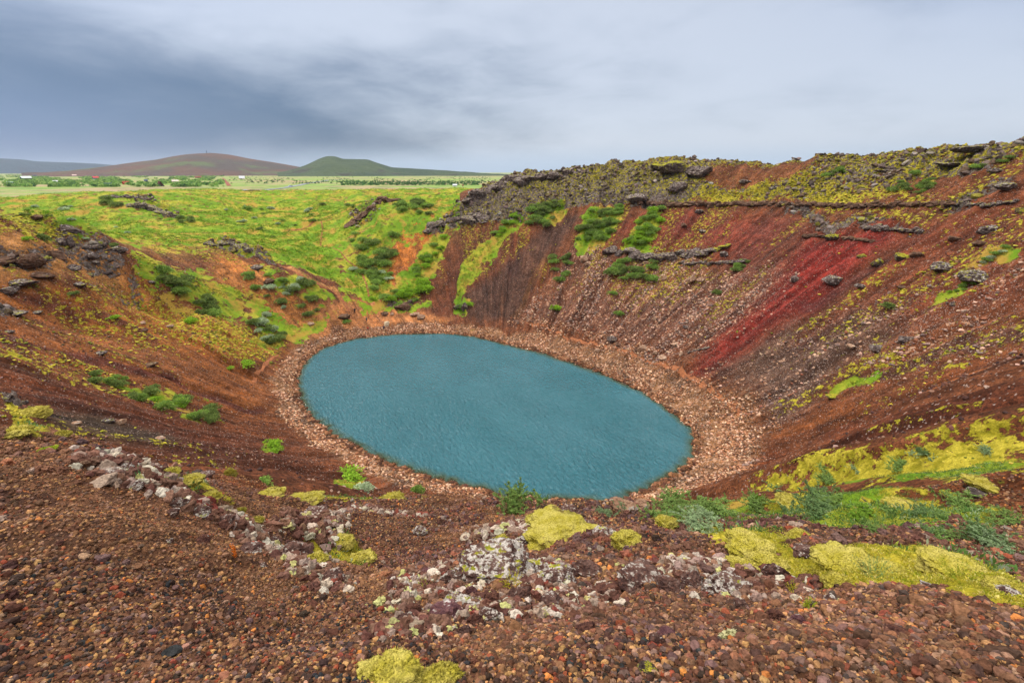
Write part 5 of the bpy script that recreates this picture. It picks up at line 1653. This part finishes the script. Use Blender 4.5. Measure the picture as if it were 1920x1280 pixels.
for a in [
    (1055, 990, 128, .34, 'big yellow green moss cushion draped over the central knoll'),
    (1178, 1008, 66, .62, 'round moss cushion right of the central knoll'),
    (941, 1014, 34, .75, 'small slanting moss patch left of the central knoll'),
    (1012, 975, 50, .6, 'mossy bulge on the left shoulder of the central knoll'),
    (736, 1262, 128, .3, 'large moss cushion cut by the bottom edge'),
    (828, 1268, 66, .35, 'smaller moss cushion touching the large one at the bottom edge'),
    (1405, 1018, 120, .3, 'wide moss cushion behind the white crusted rocks'),
    (1440, 1050, 90, .35, 'moss cushion directly left of the tall dark rock'),
    (1390, 1060, 60, .35, 'low moss cushion in front of the wide one'),
    (1590, 1052, 150, .28, 'moss mound immediately right of the tall dark rock'),
    (1571, 1088, 74, .42, 'rounded moss hummock at the foot of the mound'),
    (1527, 1073, 38, .7, 'small moss ball beside the tall dark rock'),
    (1670, 1070, 110, .32, 'moss hummock in the middle of the big mound'),
    (1790, 1060, 190, .24, 'broad straw coloured moss mound at the right'),
    (1890, 1100, 130, .3, 'moss mound running into the right edge'),
    (587, 1047, 52, .5, 'yellow green moss clump at the end of the left ridge'),
    (672, 1046, 54, .35, 'moss clump right of the left ridge end'),
    (640, 1015, 50, .4, 'brownish green moss clump behind the ridge end'),
    (308, 884, 66, .35, 'yellow moss behind the top of the left ridge'),
    (352, 900, 60, .35, 'moss sloping down behind the left ridge'),
    (392, 930, 50, .35, 'moss strip between left ridge rocks and slope'),
    (448, 958, 24, .6, 'tiny round moss ball behind the left ridge'),
    (478, 975, 34, .5, 'olive moss ball on the left ridge'),
    (60, 770, 80, .35, 'yellow moss on the bank at the left edge, upper one'),
    (30, 805, 90, .25, 'yellow moss bank at the left edge just above the gravel'),
    (115, 812, 40, .4, 'moss clump at the right end of the left bank'),
    (1847, 904, 84, .28, 'brownish yellow moss hump near the right edge'),
    (1480, 935, 60, .3, 'yellow moss between the willows'),
    (1700, 950, 100, .22, 'yellow moss behind the dark willow on the right'),
    (570, 934, 70, .22, 'pale yellow moss along the far edge of the reddish slope'),
    (505, 925, 60, .25, 'moss clump left along the edge of the slope'),
    (740, 932, 40, .35, 'orange tinged moss beside the near shore grass'),
    (432, 885, 22, .9, 'green moss column on the near left slope'),
    (1500, 1002, 60, .25, 'low moss patch behind the slab'),
    (1250, 975, 46, .35, 'yellow moss beside the near shore willow'),
]:
    cushion(*a)
cushion(1372, 1194, 42, .3, 'cream coloured lichen pad in the gravel', MPALE)
cushion(1412, 1201, 20, .35, 'small green moss tuft beside the cream lichen pad', MG2)
cushion(217, 855, 30, .4, 'green leafy moss on the top of the left ridge rock', MG2)
cushion(85, 843, 44, .2, 'green moss patch on the left gravel', MG2)


# small leafy sprigs ------------------------------------------------
def sprig(px, py, hpx, wpx, cols, label, seed, n=22, name='sprig'):
    x, y = cast(px, py); z = float(ground_z(x, y)); d = y * CT - (z - CAMZ) * ST
    h = hpx / F * d; w = wpx / F * d * .5; rgk = np.random.default_rng(seed); L = []
    Vv, Fv, tt = [], [], []
    for s in range(n):
        a = rgk.random() * 6.28; r = w * math.sqrt(rgk.random()); bx, by = r * .6 * math.cos(a), r * .6 * math.sin(a)
        tip = np.array([r * 1.1 * math.cos(a), r * 1.1 * math.sin(a), h * rgk.uniform(.55, 1.0)]); b0 = np.array([bx * .6, by * .6, 0])
        for k in range(26):
            u = (k + 1) / 26; c = b0 + (tip - b0) * u
            dv = rgk.normal(size=3); dv[2] = abs(dv[2]) * .6 + .5; dv /= np.linalg.norm(dv); sv = np.cross(dv, rgk.normal(size=3)); sv /= np.linalg.norm(sv)
            l = h * .10 * rgk.uniform(.7, 1.4)
            i0 = len(Vv); Vv += [c, c + dv * l * .5 + sv * l * .22, c + dv * l, c + dv * l * .5 - sv * l * .22]; Fv.append((i0, i0 + 1, i0 + 2, i0 + 3))
            q = rgk.random(); col = np.array(alb(cols[0])) * (1 - q) + np.array(alb(cols[1])) * q; tt += [col] * 4
    o = link(name, mesh_np(name, np.array(Vv), np.array(Fv), LM, {'tint': np.array(tt)})); o.location = (x, y, z)
    tag(o, label, 'plant'); return o


sprig(960, 1098, 24, 46, ((214, 180, 40), (190, 196, 50)), 'yellow leafy sprig on the central lichen heap', 1)
sprig(1492, 1112, 22, 44, ((220, 186, 44), (150, 180, 50)), 'yellow green leafy sprig left of the whitish rock', 2)
sprig(1512, 1140, 24, 30, ((200, 190, 40), (140, 180, 50)), 'lower branch of yellow green sprigs in the gravel', 3)
sprig(441, 1044, 32, 10, ((226, 126, 30), (200, 100, 30)), 'thin orange autumn plant on the left gravel', 4, 5)
sprig(258, 900, 26, 22, ((60, 120, 70), (90, 150, 90)), 'blue green little plant on the left stone ridge', 5, 10)
sprig(793, 1100, 18, 24, ((196, 190, 60), (160, 170, 60)), 'moss green sprig at the left of the central heap', 6, 12)
sprig(1640, 1082, 26, 90, ((120, 150, 70), (150, 170, 110)), 'grey green creeping plant in the middle of the moss mound', 7, 40)
sprig(1800, 1085, 26, 80, ((130, 160, 50), (190, 180, 60)), 'green leafy growth on the right moss mound', 8, 36)
sprig(1545, 1094, 16, 26, ((200, 60, 50), (220, 110, 50)), 'small red leaved plant below the moss hummock', 9, 10)

# ------------------------------------------------------------------ paths and road
def ribbon(name, pp, width, mat, lift, step=1.0):
    W_ = [np.array(cast(a, b)) for a, b in pp]; Pn = [W_[0]]
    for a in range(len(W_) - 1):
        n = max(1, int(np.linalg.norm(W_[a + 1] - W_[a]) / step))
        for k in range(1, n + 1): Pn.append(W_[a] + (W_[a + 1] - W_[a]) * k / n)
    Pn = np.array(Pn)
    for _ in range(3): Pn[1:-1] = (Pn[:-2] + Pn[1:-1] * 2 + Pn[2:]) / 4
    T = np.gradient(Pn, axis=0); T /= np.linalg.norm(T, axis=1)[:, None] + 1e-9; Nn = np.c_[-T[:, 1], T[:, 0]]
    wv = width * .5 * (1 + (vn2(np.arange(len(Pn)) * .4, np.zeros(len(Pn)), 5) - .5) * .6)[:, None]
    rows = []
    for s in np.linspace(-1, 1, 7):
        q = Pn + Nn * wv * s; rows.append(np.c_[q, ground_z(q[:, 0], q[:, 1]) + lift - .03 * abs(s) ** 3])
    V = np.stack(rows, 1).reshape(-1, 3); n = len(Pn)
    i0 = (np.arange(n - 1)[:, None] * 7 + np.arange(6)[None]).ravel()
    o = link(name, mesh_np(name, V, np.stack([i0, i0 + 1, i0 + 8, i0 + 7], -1), mat, smooth=True)); tag(o, kind='structure'); return o


def dirt_mat(name, c0, c1, sc):
    m, t, b = new_mat(name); pos = t.n('ShaderNodeTexCoord', out=3); n = t.noise(pos, sc, 6, .65)
    t.L.new(t.mix(t.ss(n, .35, .65), alb(c0), alb(c1)), b.inputs['Base Color']); bump(t, b, n, .5, .2); return m


DM = dirt_mat('dirt_path', (170, 108, 72), (134, 84, 58), 1.3)
ribbon('footpath', [(990, 602), (1030, 618), (1070, 634), (1120, 648), (1160, 655), (1200, 668), (1240, 680), (1280, 700), (1310, 715), (1340, 735), (1370, 756), (1390, 778)], 1.0, DM, .07)
ribbon('footpath', [(655, 584), (640, 560), (625, 545), (590, 532), (560, 515), (525, 500)], 1.0, DM, .10)
ribbon('footpath', [(692, 556), (688, 535), (680, 515), (668, 500), (650, 488), (636, 470), (600, 460), (605, 430), (602, 412)], .6, DM, .08)
ribbon('footpath', [(540, 433), (580, 424), (610, 408), (640, 396)], 1.0, DM, .10)
ribbon('footpath', [(470, 720), (480, 700), (500, 680), (520, 665)], .8, DM, .08)
AM = dirt_mat('asphalt', (150, 152, 158), (136, 138, 146), .4)
ribbon('road', [(470, 357.5), (500, 356), (530, 353), (560, 348), (590, 342), (615, 338.5), (640, 337), (690, 335.5)], 9, AM, .5, 8)
ribbon('track', [(418, 334), (424, 341), (430, 349)], 6, dirt_mat('red_gravel', (150, 90, 76), (136, 84, 70), .4), .4, 8)


# ------------------------------------------------------------------ cabins on the plain
def plain_mat(name, c, rough=.7, em=None):
    m, t, b = new_mat(name); pos = t.n('ShaderNodeTexCoord', out=3); n = t.noise(pos, 2.0, 4, .6)
    t.L.new(t.mix(n, alb(c, .88), alb(c, 1.1)), b.inputs['Base Color']); b.inputs['Roughness'].default_value = rough; return m


PM = {}


def pmat(c):
    if c not in PM: PM[c] = plain_mat('paint', c)
    return PM[c]


def box(name, lo, hi, mat, parent, prof=None):
    x0, y0, z0 = lo; x1, y1, z1 = hi
    V = [(x, y, z) for x in (x0, x1) for y in (y0, y1) for z in (z0, z1)]
    Fb = [(0, 1, 3, 2), (4, 6, 7, 5), (0, 4, 5, 1), (2, 3, 7, 6), (0, 2, 6, 4), (1, 5, 7, 3)]
    return link(name, mesh_np(name, np.array(V), np.array(Fb), mat), parent)


def cabin(px, py, wpx, wall, roofc, label, yaw=0.0, hr=.30, rr=.30, gable=False, group=None, steep=1.0, ncat='house'):
    x, y = cast(px, py); z = float(ground_z(x, y)); d = y * CT - (z - CAMZ) * ST
    w = wpx / F * d * math.cos(math.atan2(x, y)); dp = w * .62; h = w * hr; r = w * rr * steep
    az = math.atan2(x, y)
    e = empty('cabin', (x, y, z - .1), -az + yaw); tag(e, label, ncat, group)
    me = None
    # walls with gable ends (ridge along local x)
    hw, hd = w / 2, dp / 2
    V = np.array([(-hw, -hd, 0), (hw, -hd, 0), (hw, hd, 0), (-hw, hd, 0), (-hw, -hd, h), (hw, -hd, h), (hw, hd, h), (-hw, hd, h), (-hw, 0, h + r), (hw, 0, h + r)])
    if gable:
        V = V[:, [1, 0, 2]] * np.array([1, 1, 1])
    bm = bmesh.new(); vs = [bm.verts.new(q) for q in V]
    for f in ((0, 1, 5, 4), (2, 3, 7, 6), (1, 2, 6, 9, 5), (3, 0, 4, 8, 7), (4, 5, 9, 8), (7, 8, 9, 6), (3, 2, 1, 0)): bm.faces.new([vs[q] for q in f])
    bmesh.ops.recalc_face_normals(bm, faces=bm.faces); me = bpy.data.meshes.new('wall'); bm.to_mesh(me); bm.free(); me.materials.append(pmat(wall)); link('wall', me, e)
    # roof: two slabs with an overhang
    o_, tk = w * .05, w * .02
    bm = bmesh.new()
    for s in (-1, 1):
        q = [(-hw - o_, s * (hd + o_), h - o_ * r / hd + .02), (hw + o_, s * (hd + o_), h - o_ * r / hd + .02), (hw + o_, 0, h + r + .02), (-hw - o_, 0, h + r + .02)]
        if gable: q = [(b_, a_, c_) for a_, b_, c_ in q]
        lo = [bm.verts.new(p_) for p_ in q]; hi = [bm.verts.new((p_[0], p_[1], p_[2] + tk * 1.4)) for p_ in q]
        bm.faces.new(lo); bm.faces.new(hi)
        for k in range(4): bm.faces.new((lo[k], lo[(k + 1) % 4], hi[(k + 1) % 4], hi[k]))
    bmesh.ops.recalc_face_normals(bm, faces=bm.faces); me = bpy.data.meshes.new('roof'); bm.to_mesh(me); bm.free(); me.materials.append(pmat(roofc)); link('roof', me, e)
    # windows and door on the side that faces the crater
    fy = -hd if not gable else -hw; fw = hw if not gable else hd
    dm = pmat((60, 66, 74)); wm = pmat((226, 226, 222))
    for u in (-.62, .5):
        f = box('window', (u * fw - w * .07, fy - .06, h * .35), (u * fw + w * .07, fy + .02, h * .85), wm, e)
        box('pane', (u * fw - w * .055, fy - .09, h * .4), (u * fw + w * .055, fy - .061, h * .8), dm, f)
    box('door', (-.12 * fw - w * .045, fy - .05, .02), (-.12 * fw + w * .045, fy + .02, h * .8), pmat((120, 84, 60)), e)
    return e


CAB = [
    (20, 347, 13, (210, 214, 206), (190, 214, 196), 'pale green roofed cabin at the far left of the plain', .5, .3, .35, False),
    (50, 338, 19, (70, 78, 88), (226, 238, 230), 'dark walled cabin with a pale roof in the birch scrub', .3, .32, .2, False),
    (66, 332, 9, (110, 116, 120), (96, 100, 106), 'small grey roofed cabin behind the dark walled one', 0, .3, .3, False),
    (72, 328, 10, (220, 170, 150), (230, 120, 96), 'cabin with an orange red roof among the far trees', 0, .3, .25, False),
    (92, 350.5, 8, (110, 50, 36), (120, 60, 46), 'little rust brown hut in the scrub', 0, .3, .5, True),
    (104, 343, 10, (226, 226, 222), (236, 236, 236), 'small white cabin in the scrub', 0, .35, .25, False),
    (131, 329, 10, (230, 222, 214), (240, 150, 130), 'long white farm building with a reddish roof', 0, .35, .2, False),
    (140, 331, 8, (232, 220, 214), (240, 210, 200), 'white annex beside the farm building', 0, .35, .2, False),
    (103, 330, 7, (120, 56, 60), (110, 56, 66), 'dark red barn left of the farm building', 0, .4, .3, False),
    (180, 336, 11, (90, 140, 170), (214, 90, 90), 'blue cabin with a red roof in the middle of the scrub', .3, .3, .3, False),
    (203, 350, 15, (90, 96, 92), (84, 104, 92), 'dark green gabled cabin with a white front window', 0, .28, .3, False),
    (237, 346, 13, (176, 70, 60), (170, 84, 66), 'red wooden cabin with a deck', .3, .28, .3, False),
    (274, 340, 7, (70, 84, 110), (90, 104, 130), 'tiny dark blue hut', 0, .3, .3, False),
    (301, 349.5, 17, (84, 50, 40), (92, 52, 44), 'dark brown turf roofed hut on the crest before the plain', .2, .12, .55, True),
    (329, 343.5, 12, (240, 180, 140), (226, 214, 200), 'orange and white cabin at the edge of the conifers', .2, .35, .25, False),
    (343, 320.5, 6, (228, 224, 220), (236, 140, 130), 'white farmhouse with a red roof behind the conifers', 0, .35, .3, False),
    (362, 329, 8, (236, 150, 96), (236, 170, 120), 'orange house among the conifers', 0, .4, .25, False),
    (372, 334, 12, (130, 70, 56), (140, 76, 60), 'long low brown cabin right of the conifers', 0, .16, .15, False),
    (454, 335.5, 10, (226, 230, 232), (236, 238, 240), 'white gabled cabin alone in the open plain', 0, .2, .4, False),
    (551, 318, 4.5, (236, 236, 236), (220, 220, 224), 'white farmhouse between the two hills', 0, .4, .3, False),
    (732, 325, 7, (236, 236, 236), (220, 220, 224), 'white farm below the green hill', 0, .4, .25, False),
    (689, 319, 3.5, (236, 236, 236), (220, 220, 224), 'tiny white house on the foot of the green hill', 0, .5, .3, False),
    (853, 349.5, 8, (238, 238, 238), (230, 232, 236), 'white shed beside the car park', 0, .3, .2, False),
    (868, 349.5, 4.5, (206, 130, 110), (196, 110, 90), 'small reddish shed beside the white one', 0, .6, .3, True),
    (116, 320.5, 7, (232, 232, 234), (222, 226, 232), 'pair of white farm buildings at the foot of the blue hill', 0, .3, .2, False),
    (79, 320.5, 3.5, (236, 236, 238), (228, 228, 232), 'lone white farmhouse at the foot of the blue hill', 0, .5, .3, False),
]
for c_ in CAB:
    cabin(c_[0], c_[1], c_[2], c_[3], c_[4], c_[5], c_[6], c_[7], c_[8], c_[9])


def car(px, py, L, col, label, yaw):
    x, y = cast(px, py); z = float(ground_z(x, y)) + .55; az = math.atan2(x, y)
    e = empty('car', (x, y, z), -az + yaw); tag(e, label, 'car')
    h = L * .32; prof = [(-.5, .10), (-.5, .24), (-.46, .30), (-.30, .33), (-.18, .52), (.22, .54), (.38, .34), (.49, .30), (.5, .12), (.5, .10)]

    def extr(name, pr, w0, mat, par):
        bm = bmesh.new(); a = [bm.verts.new((p_[0] * L, -w0, p_[1] * L * .62)) for p_ in pr]; b_ = [bm.verts.new((p_[0] * L, w0, p_[1] * L * .62)) for p_ in pr]
        bm.faces.new(a); bm.faces.new(b_[::-1])
        for k in range(len(pr)): bm.faces.new((a[k], b_[k], b_[(k + 1) % len(pr)], a[(k + 1) % len(pr)]))
        bmesh.ops.recalc_face_normals(bm, faces=bm.faces); me = bpy.data.meshes.new(name); bm.to_mesh(me); bm.free(); me.materials.append(mat); return link(name, me, par)
    extr('body', prof, L * .2, pmat(col), e)
    extr('window', [(-.25, .35), (-.16, .49), (.2, .51), (.33, .35)], L * .204, pmat((40, 50, 60)), e)
    for sx in (-.32, .32):
        for sy in (-1, 1):
            bm = bmesh.new(); bmesh.ops.create_cone(bm, segments=16, radius1=L * .075, radius2=L * .075, depth=L * .05, cap_ends=True, matrix=Matrix.Translation((sx * L, sy * L * .19, L * .075)) @ Matrix.Rotation(math.pi / 2, 4, 'X'))
            me = bpy.data.meshes.new('wheel'); bm.to_mesh(me); bm.free(); me.materials.append(pmat((34, 34, 36))); link('wheel', me, e)


car(545, 350.5, 5.4, (200, 210, 226), 'silver blue car on the road, nearest to the crater', .35)
car(579, 344.5, 5.0, (120, 124, 130), 'grey car on the bend of the road', .3)
car(613, 339, 5.0, (232, 232, 234), 'white car farthest along the road', .2)


# masts on the red hill
def mast(px, py, hm, label):
    az, ev = elev(px, py); r = 4300; x, y = r * math.sin(az), r * math.cos(az); z = CAMZ + ev * r - 6
    bm = bmesh.new()
    for s in range(3):
        a = s * 2.094; bmesh.ops.create_cone(bm, segments=6, radius1=1.0, radius2=.6, depth=hm, cap_ends=True, matrix=Matrix.Translation((1.6 * math.cos(a), 1.6 * math.sin(a), hm / 2)))
    for k in range(int(hm / 5)): bmesh.ops.create_cone(bm, segments=6, radius1=2.1, radius2=2.1, depth=.5, cap_ends=True, matrix=Matrix.Translation((0, 0, 3 + k * 5)))
    me = bpy.data.meshes.new('radio_mast'); bm.to_mesh(me); bm.free(); me.materials.append(pmat((70, 76, 84))); o = link('radio_mast', me); o.location = (x, y, z); tag(o, label, 'mast')


mast(388, 288, 26, 'tallest thin radio mast on top of the red hill')
mast(394, 288, 13, 'short mast right of the tallest one on the red hill')

# ------------------------------------------------------------------ woods on the plain
def on_plain(pxa, pxb, pya, pyb, n, rgx, f=None):
    out = []
    while len(out) < n:
        a = rgx.uniform(pxa, pxb); b_ = rgx.uniform(pya, pyb)
        if f and not f(a, b_): continue
        x, y = cast(a, b_)
        if math.hypot(x, y) < 440: continue
        out.append((x, y, float(ground_z(x, y))))
    return np.array(out)


rx = np.random.default_rng(77)
tshapes = []
for q in range(6):
    r2 = np.random.default_rng(700 + q)
    v, f, t_ = leaf_cloud(90, [(0, 0, .5, .45, .45, .5), (.3, .1, .35, .35, .35, .35), (-.3, 0, .3, .35, .35, .3)], .22, r2, .3, 1.4)
    tshapes.append((v, f))
dens = lambda a, b_: fbm2(np.array([a / 26.0]), np.array([b_ / 6.0]), 3, 5)[0] > .43
P1 = on_plain(0, 420, 327, 351, 6500, rx, dens)
s = rx.uniform(1.6, 4.6, len(P1))
c = pal([(140, 178, 90), (170, 198, 112), (108, 148, 78), (84, 118, 70)], [3, 3, 2.4, 1.2], len(P1), rx)
tag(scatter('birch_scrub', tshapes, P1, s, c, LM, rx, 1.0, .5, full=False), kind='stuff')
P2 = np.r_[on_plain(640, 900, 340, 348, 900, rx), on_plain(430, 930, 326, 345, 900, rx, dens), on_plain(0, 230, 322, 328, 260, rx)]
s = rx.uniform(1.4, 3.4, len(P2)); c = pal([(84, 124, 72), (104, 144, 84), (70, 104, 64)], [3, 2, 2], len(P2), rx)
tag(scatter('scrub', tshapes, P2, s, c, LM, rx, .7, .5, full=False), kind='stuff')


def conifer(seed):
    r2 = np.random.default_rng(seed); lob = [(0, 0, .15 + .8 * k / 7, .34 * (1 - k / 8.0), .34 * (1 - k / 8.0), .09) for k in range(8)]
    V, Fq, t = leaf_cloud(500, lob, .05, r2, -.1, 2.0)
    c = np.array(alb((52, 92, 58))) * t[:, None]
    crown = mesh_np('crown', V, Fq, LM, {'tint': c})
    bm = bmesh.new(); bmesh.ops.create_cone(bm, segments=8, radius1=.035, radius2=.008, depth=.95, cap_ends=True, matrix=Matrix.Translation((0, 0, .47)))
    tr = bpy.data.meshes.new('trunk'); bm.to_mesh(tr); bm.free(); tr.materials.append(pmat((90, 70, 54)))
    return crown, tr


CON = [conifer(900 + q) for q in range(4)]
P3 = np.r_[on_plain(318, 368, 323, 329, 34, rx), on_plain(392, 422, 324, 330, 20, rx), on_plain(288, 330, 324, 330, 10, rx)]
for q, (x, y, z) in enumerate(P3):
    cr, tr = CON[q % 4]; h = rx.uniform(7, 11)
    e = empty('conifer_tree', (x, y, z - .2)); e.scale = (h, h, h); tag(e, 'dark conifer in the planted wood at the foot of the red hill', 'tree', 'conifers in the planted wood')
    link('crown', cr, e); link('trunk', tr, e)


# ------------------------------------------------------------------ walkers
def skin_body(name, verts, edges, radii, mat, parent, root=0):
    me = bpy.data.meshes.new(name); me.from_pydata(verts, edges, []); me.materials.append(mat)
    o = link(name, me, parent)
    sk = o.modifiers.new('skin', 'SKIN')
    lay = me.skin_vertices[0] if me.skin_vertices else None
    if lay is None:
        bm = bmesh.new(); bm.from_mesh(me); bm.verts.layers.skin.verify(); bm.to_mesh(me); bm.free(); lay = me.skin_vertices[0]
    for k, r in enumerate(radii):
        lay.data[k].radius = r if isinstance(r, tuple) else (r, r); lay.data[k].use_root = (k == root)
    s2 = o.modifiers.new('sub', 'SUBSURF'); s2.levels = 1; s2.render_levels = 1
    return o


def person(px, py, label, jacket, trousers, hairc, yaw, arms='down', stride=.12, h=1.76):
    x, y = cast(px, py); z = float(ground_z(x, y)); az = math.atan2(x, y)
    e = empty('person', (x, y, z), -az + yaw); tag(e, label, 'person'); k = h / 1.76; e.scale = (k, k, k)
    st = stride
    aL = [(-.24, .02, 1.16), (-.27, .06, .92), (-.26, .14, .84)] if arms == 'down' else [(-.30, -.04, 1.18), (-.24, -.24, 1.06), (-.10, -.30, 1.10)]
    aR = [(-p_[0], p_[1], p_[2]) for p_ in aL]
    V = [(0, 0, .95), (0, 0, 1.12), (0, .0, 1.38), (0, 0, 1.50), (0, -.02, 1.58), (0, -.02, 1.70),
         (-.18, 0, 1.42), *aL, (.18, 0, 1.42), *aR,
         (-.10, 0, .90), (-.11, -st, .48), (-.11, -st + .04, .08), (-.11, -st - .12, .03), (.10, 0, .90), (.11, st, .48), (.11, st + .06, .08), (.11, st - .10, .03)]
    E = [(0, 1), (1, 2), (2, 3), (3, 4), (4, 5), (2, 6), (6, 7), (7, 8), (8, 9), (2, 10), (10, 11), (11, 12), (12, 13), (0, 14), (14, 15), (15, 16), (16, 17), (0, 18), (18, 19), (19, 20), (20, 21)]
    R = [(.15, .11), (.14, .10), (.16, .10), .055, .09, .085, .06, .045, .038, .035, .06, .045, .038, .035, .085, .06, .042, .04, .085, .06, .042, .04]
    skn = pmat((206, 160, 134))
    skin_body('body', V, E, R, skn, e)
    J = V[0:3] + [V[6]] + [tuple(q) for q in aL[:2]] + [V[10]] + [tuple(q) for q in aR[:2]] + [(0, 0, .84)]
    skin_body('jacket', J, [(0, 1), (1, 2), (2, 3), (3, 4), (4, 5), (2, 6), (6, 7), (7, 8), (0, 9)], [(.19, .14), (.18, .135), (.19, .13), .085, .07, .06, .085, .07, .06, (.19, .14)], pmat(jacket), e)
    T = [(0, 0, .94), V[14], V[15], V[16], V[18], V[19], V[20]]
    skin_body('trousers', T, [(0, 1), (1, 2), (2, 3), (0, 4), (4, 5), (5, 6)], [(.17, .125), .105, .078, .062, .105, .078, .062], pmat(trousers), e)
    bm = bmesh.new(); bmesh.ops.create_icosphere(bm, subdivisions=3, radius=.105, matrix=Matrix.Translation((0, .01, 1.69)))
    bmesh.ops.delete(bm, geom=[v for v in bm.verts if v.co.z < 1.66 and v.co.y < .02], context='VERTS')
    me = bpy.data.meshes.new('hair'); bm.to_mesh(me); bm.free(); me.materials.append(pmat(hairc)); link('hair', me, e)
    return e


person(665.5, 586.5, 'person in black clothes standing with back turned, farthest from the water', (40, 46, 56), (36, 40, 48), (40, 34, 30), 3.0, stride=.04)
person(688, 603.5, 'person in a grey green jacket and dark trousers walking down the bank', (84, 104, 104), (56, 60, 76), (60, 50, 44), .4, stride=.18)
person(690, 620, 'person in a bright red jacket near the water', (206, 40, 40), (60, 36, 44), (50, 36, 30), -.5, 'up', h=1.5)
person(720, 619, 'person in navy clothes standing in front of the cream boulder', (46, 54, 92), (40, 44, 66), (50, 44, 50), .2, stride=.08)
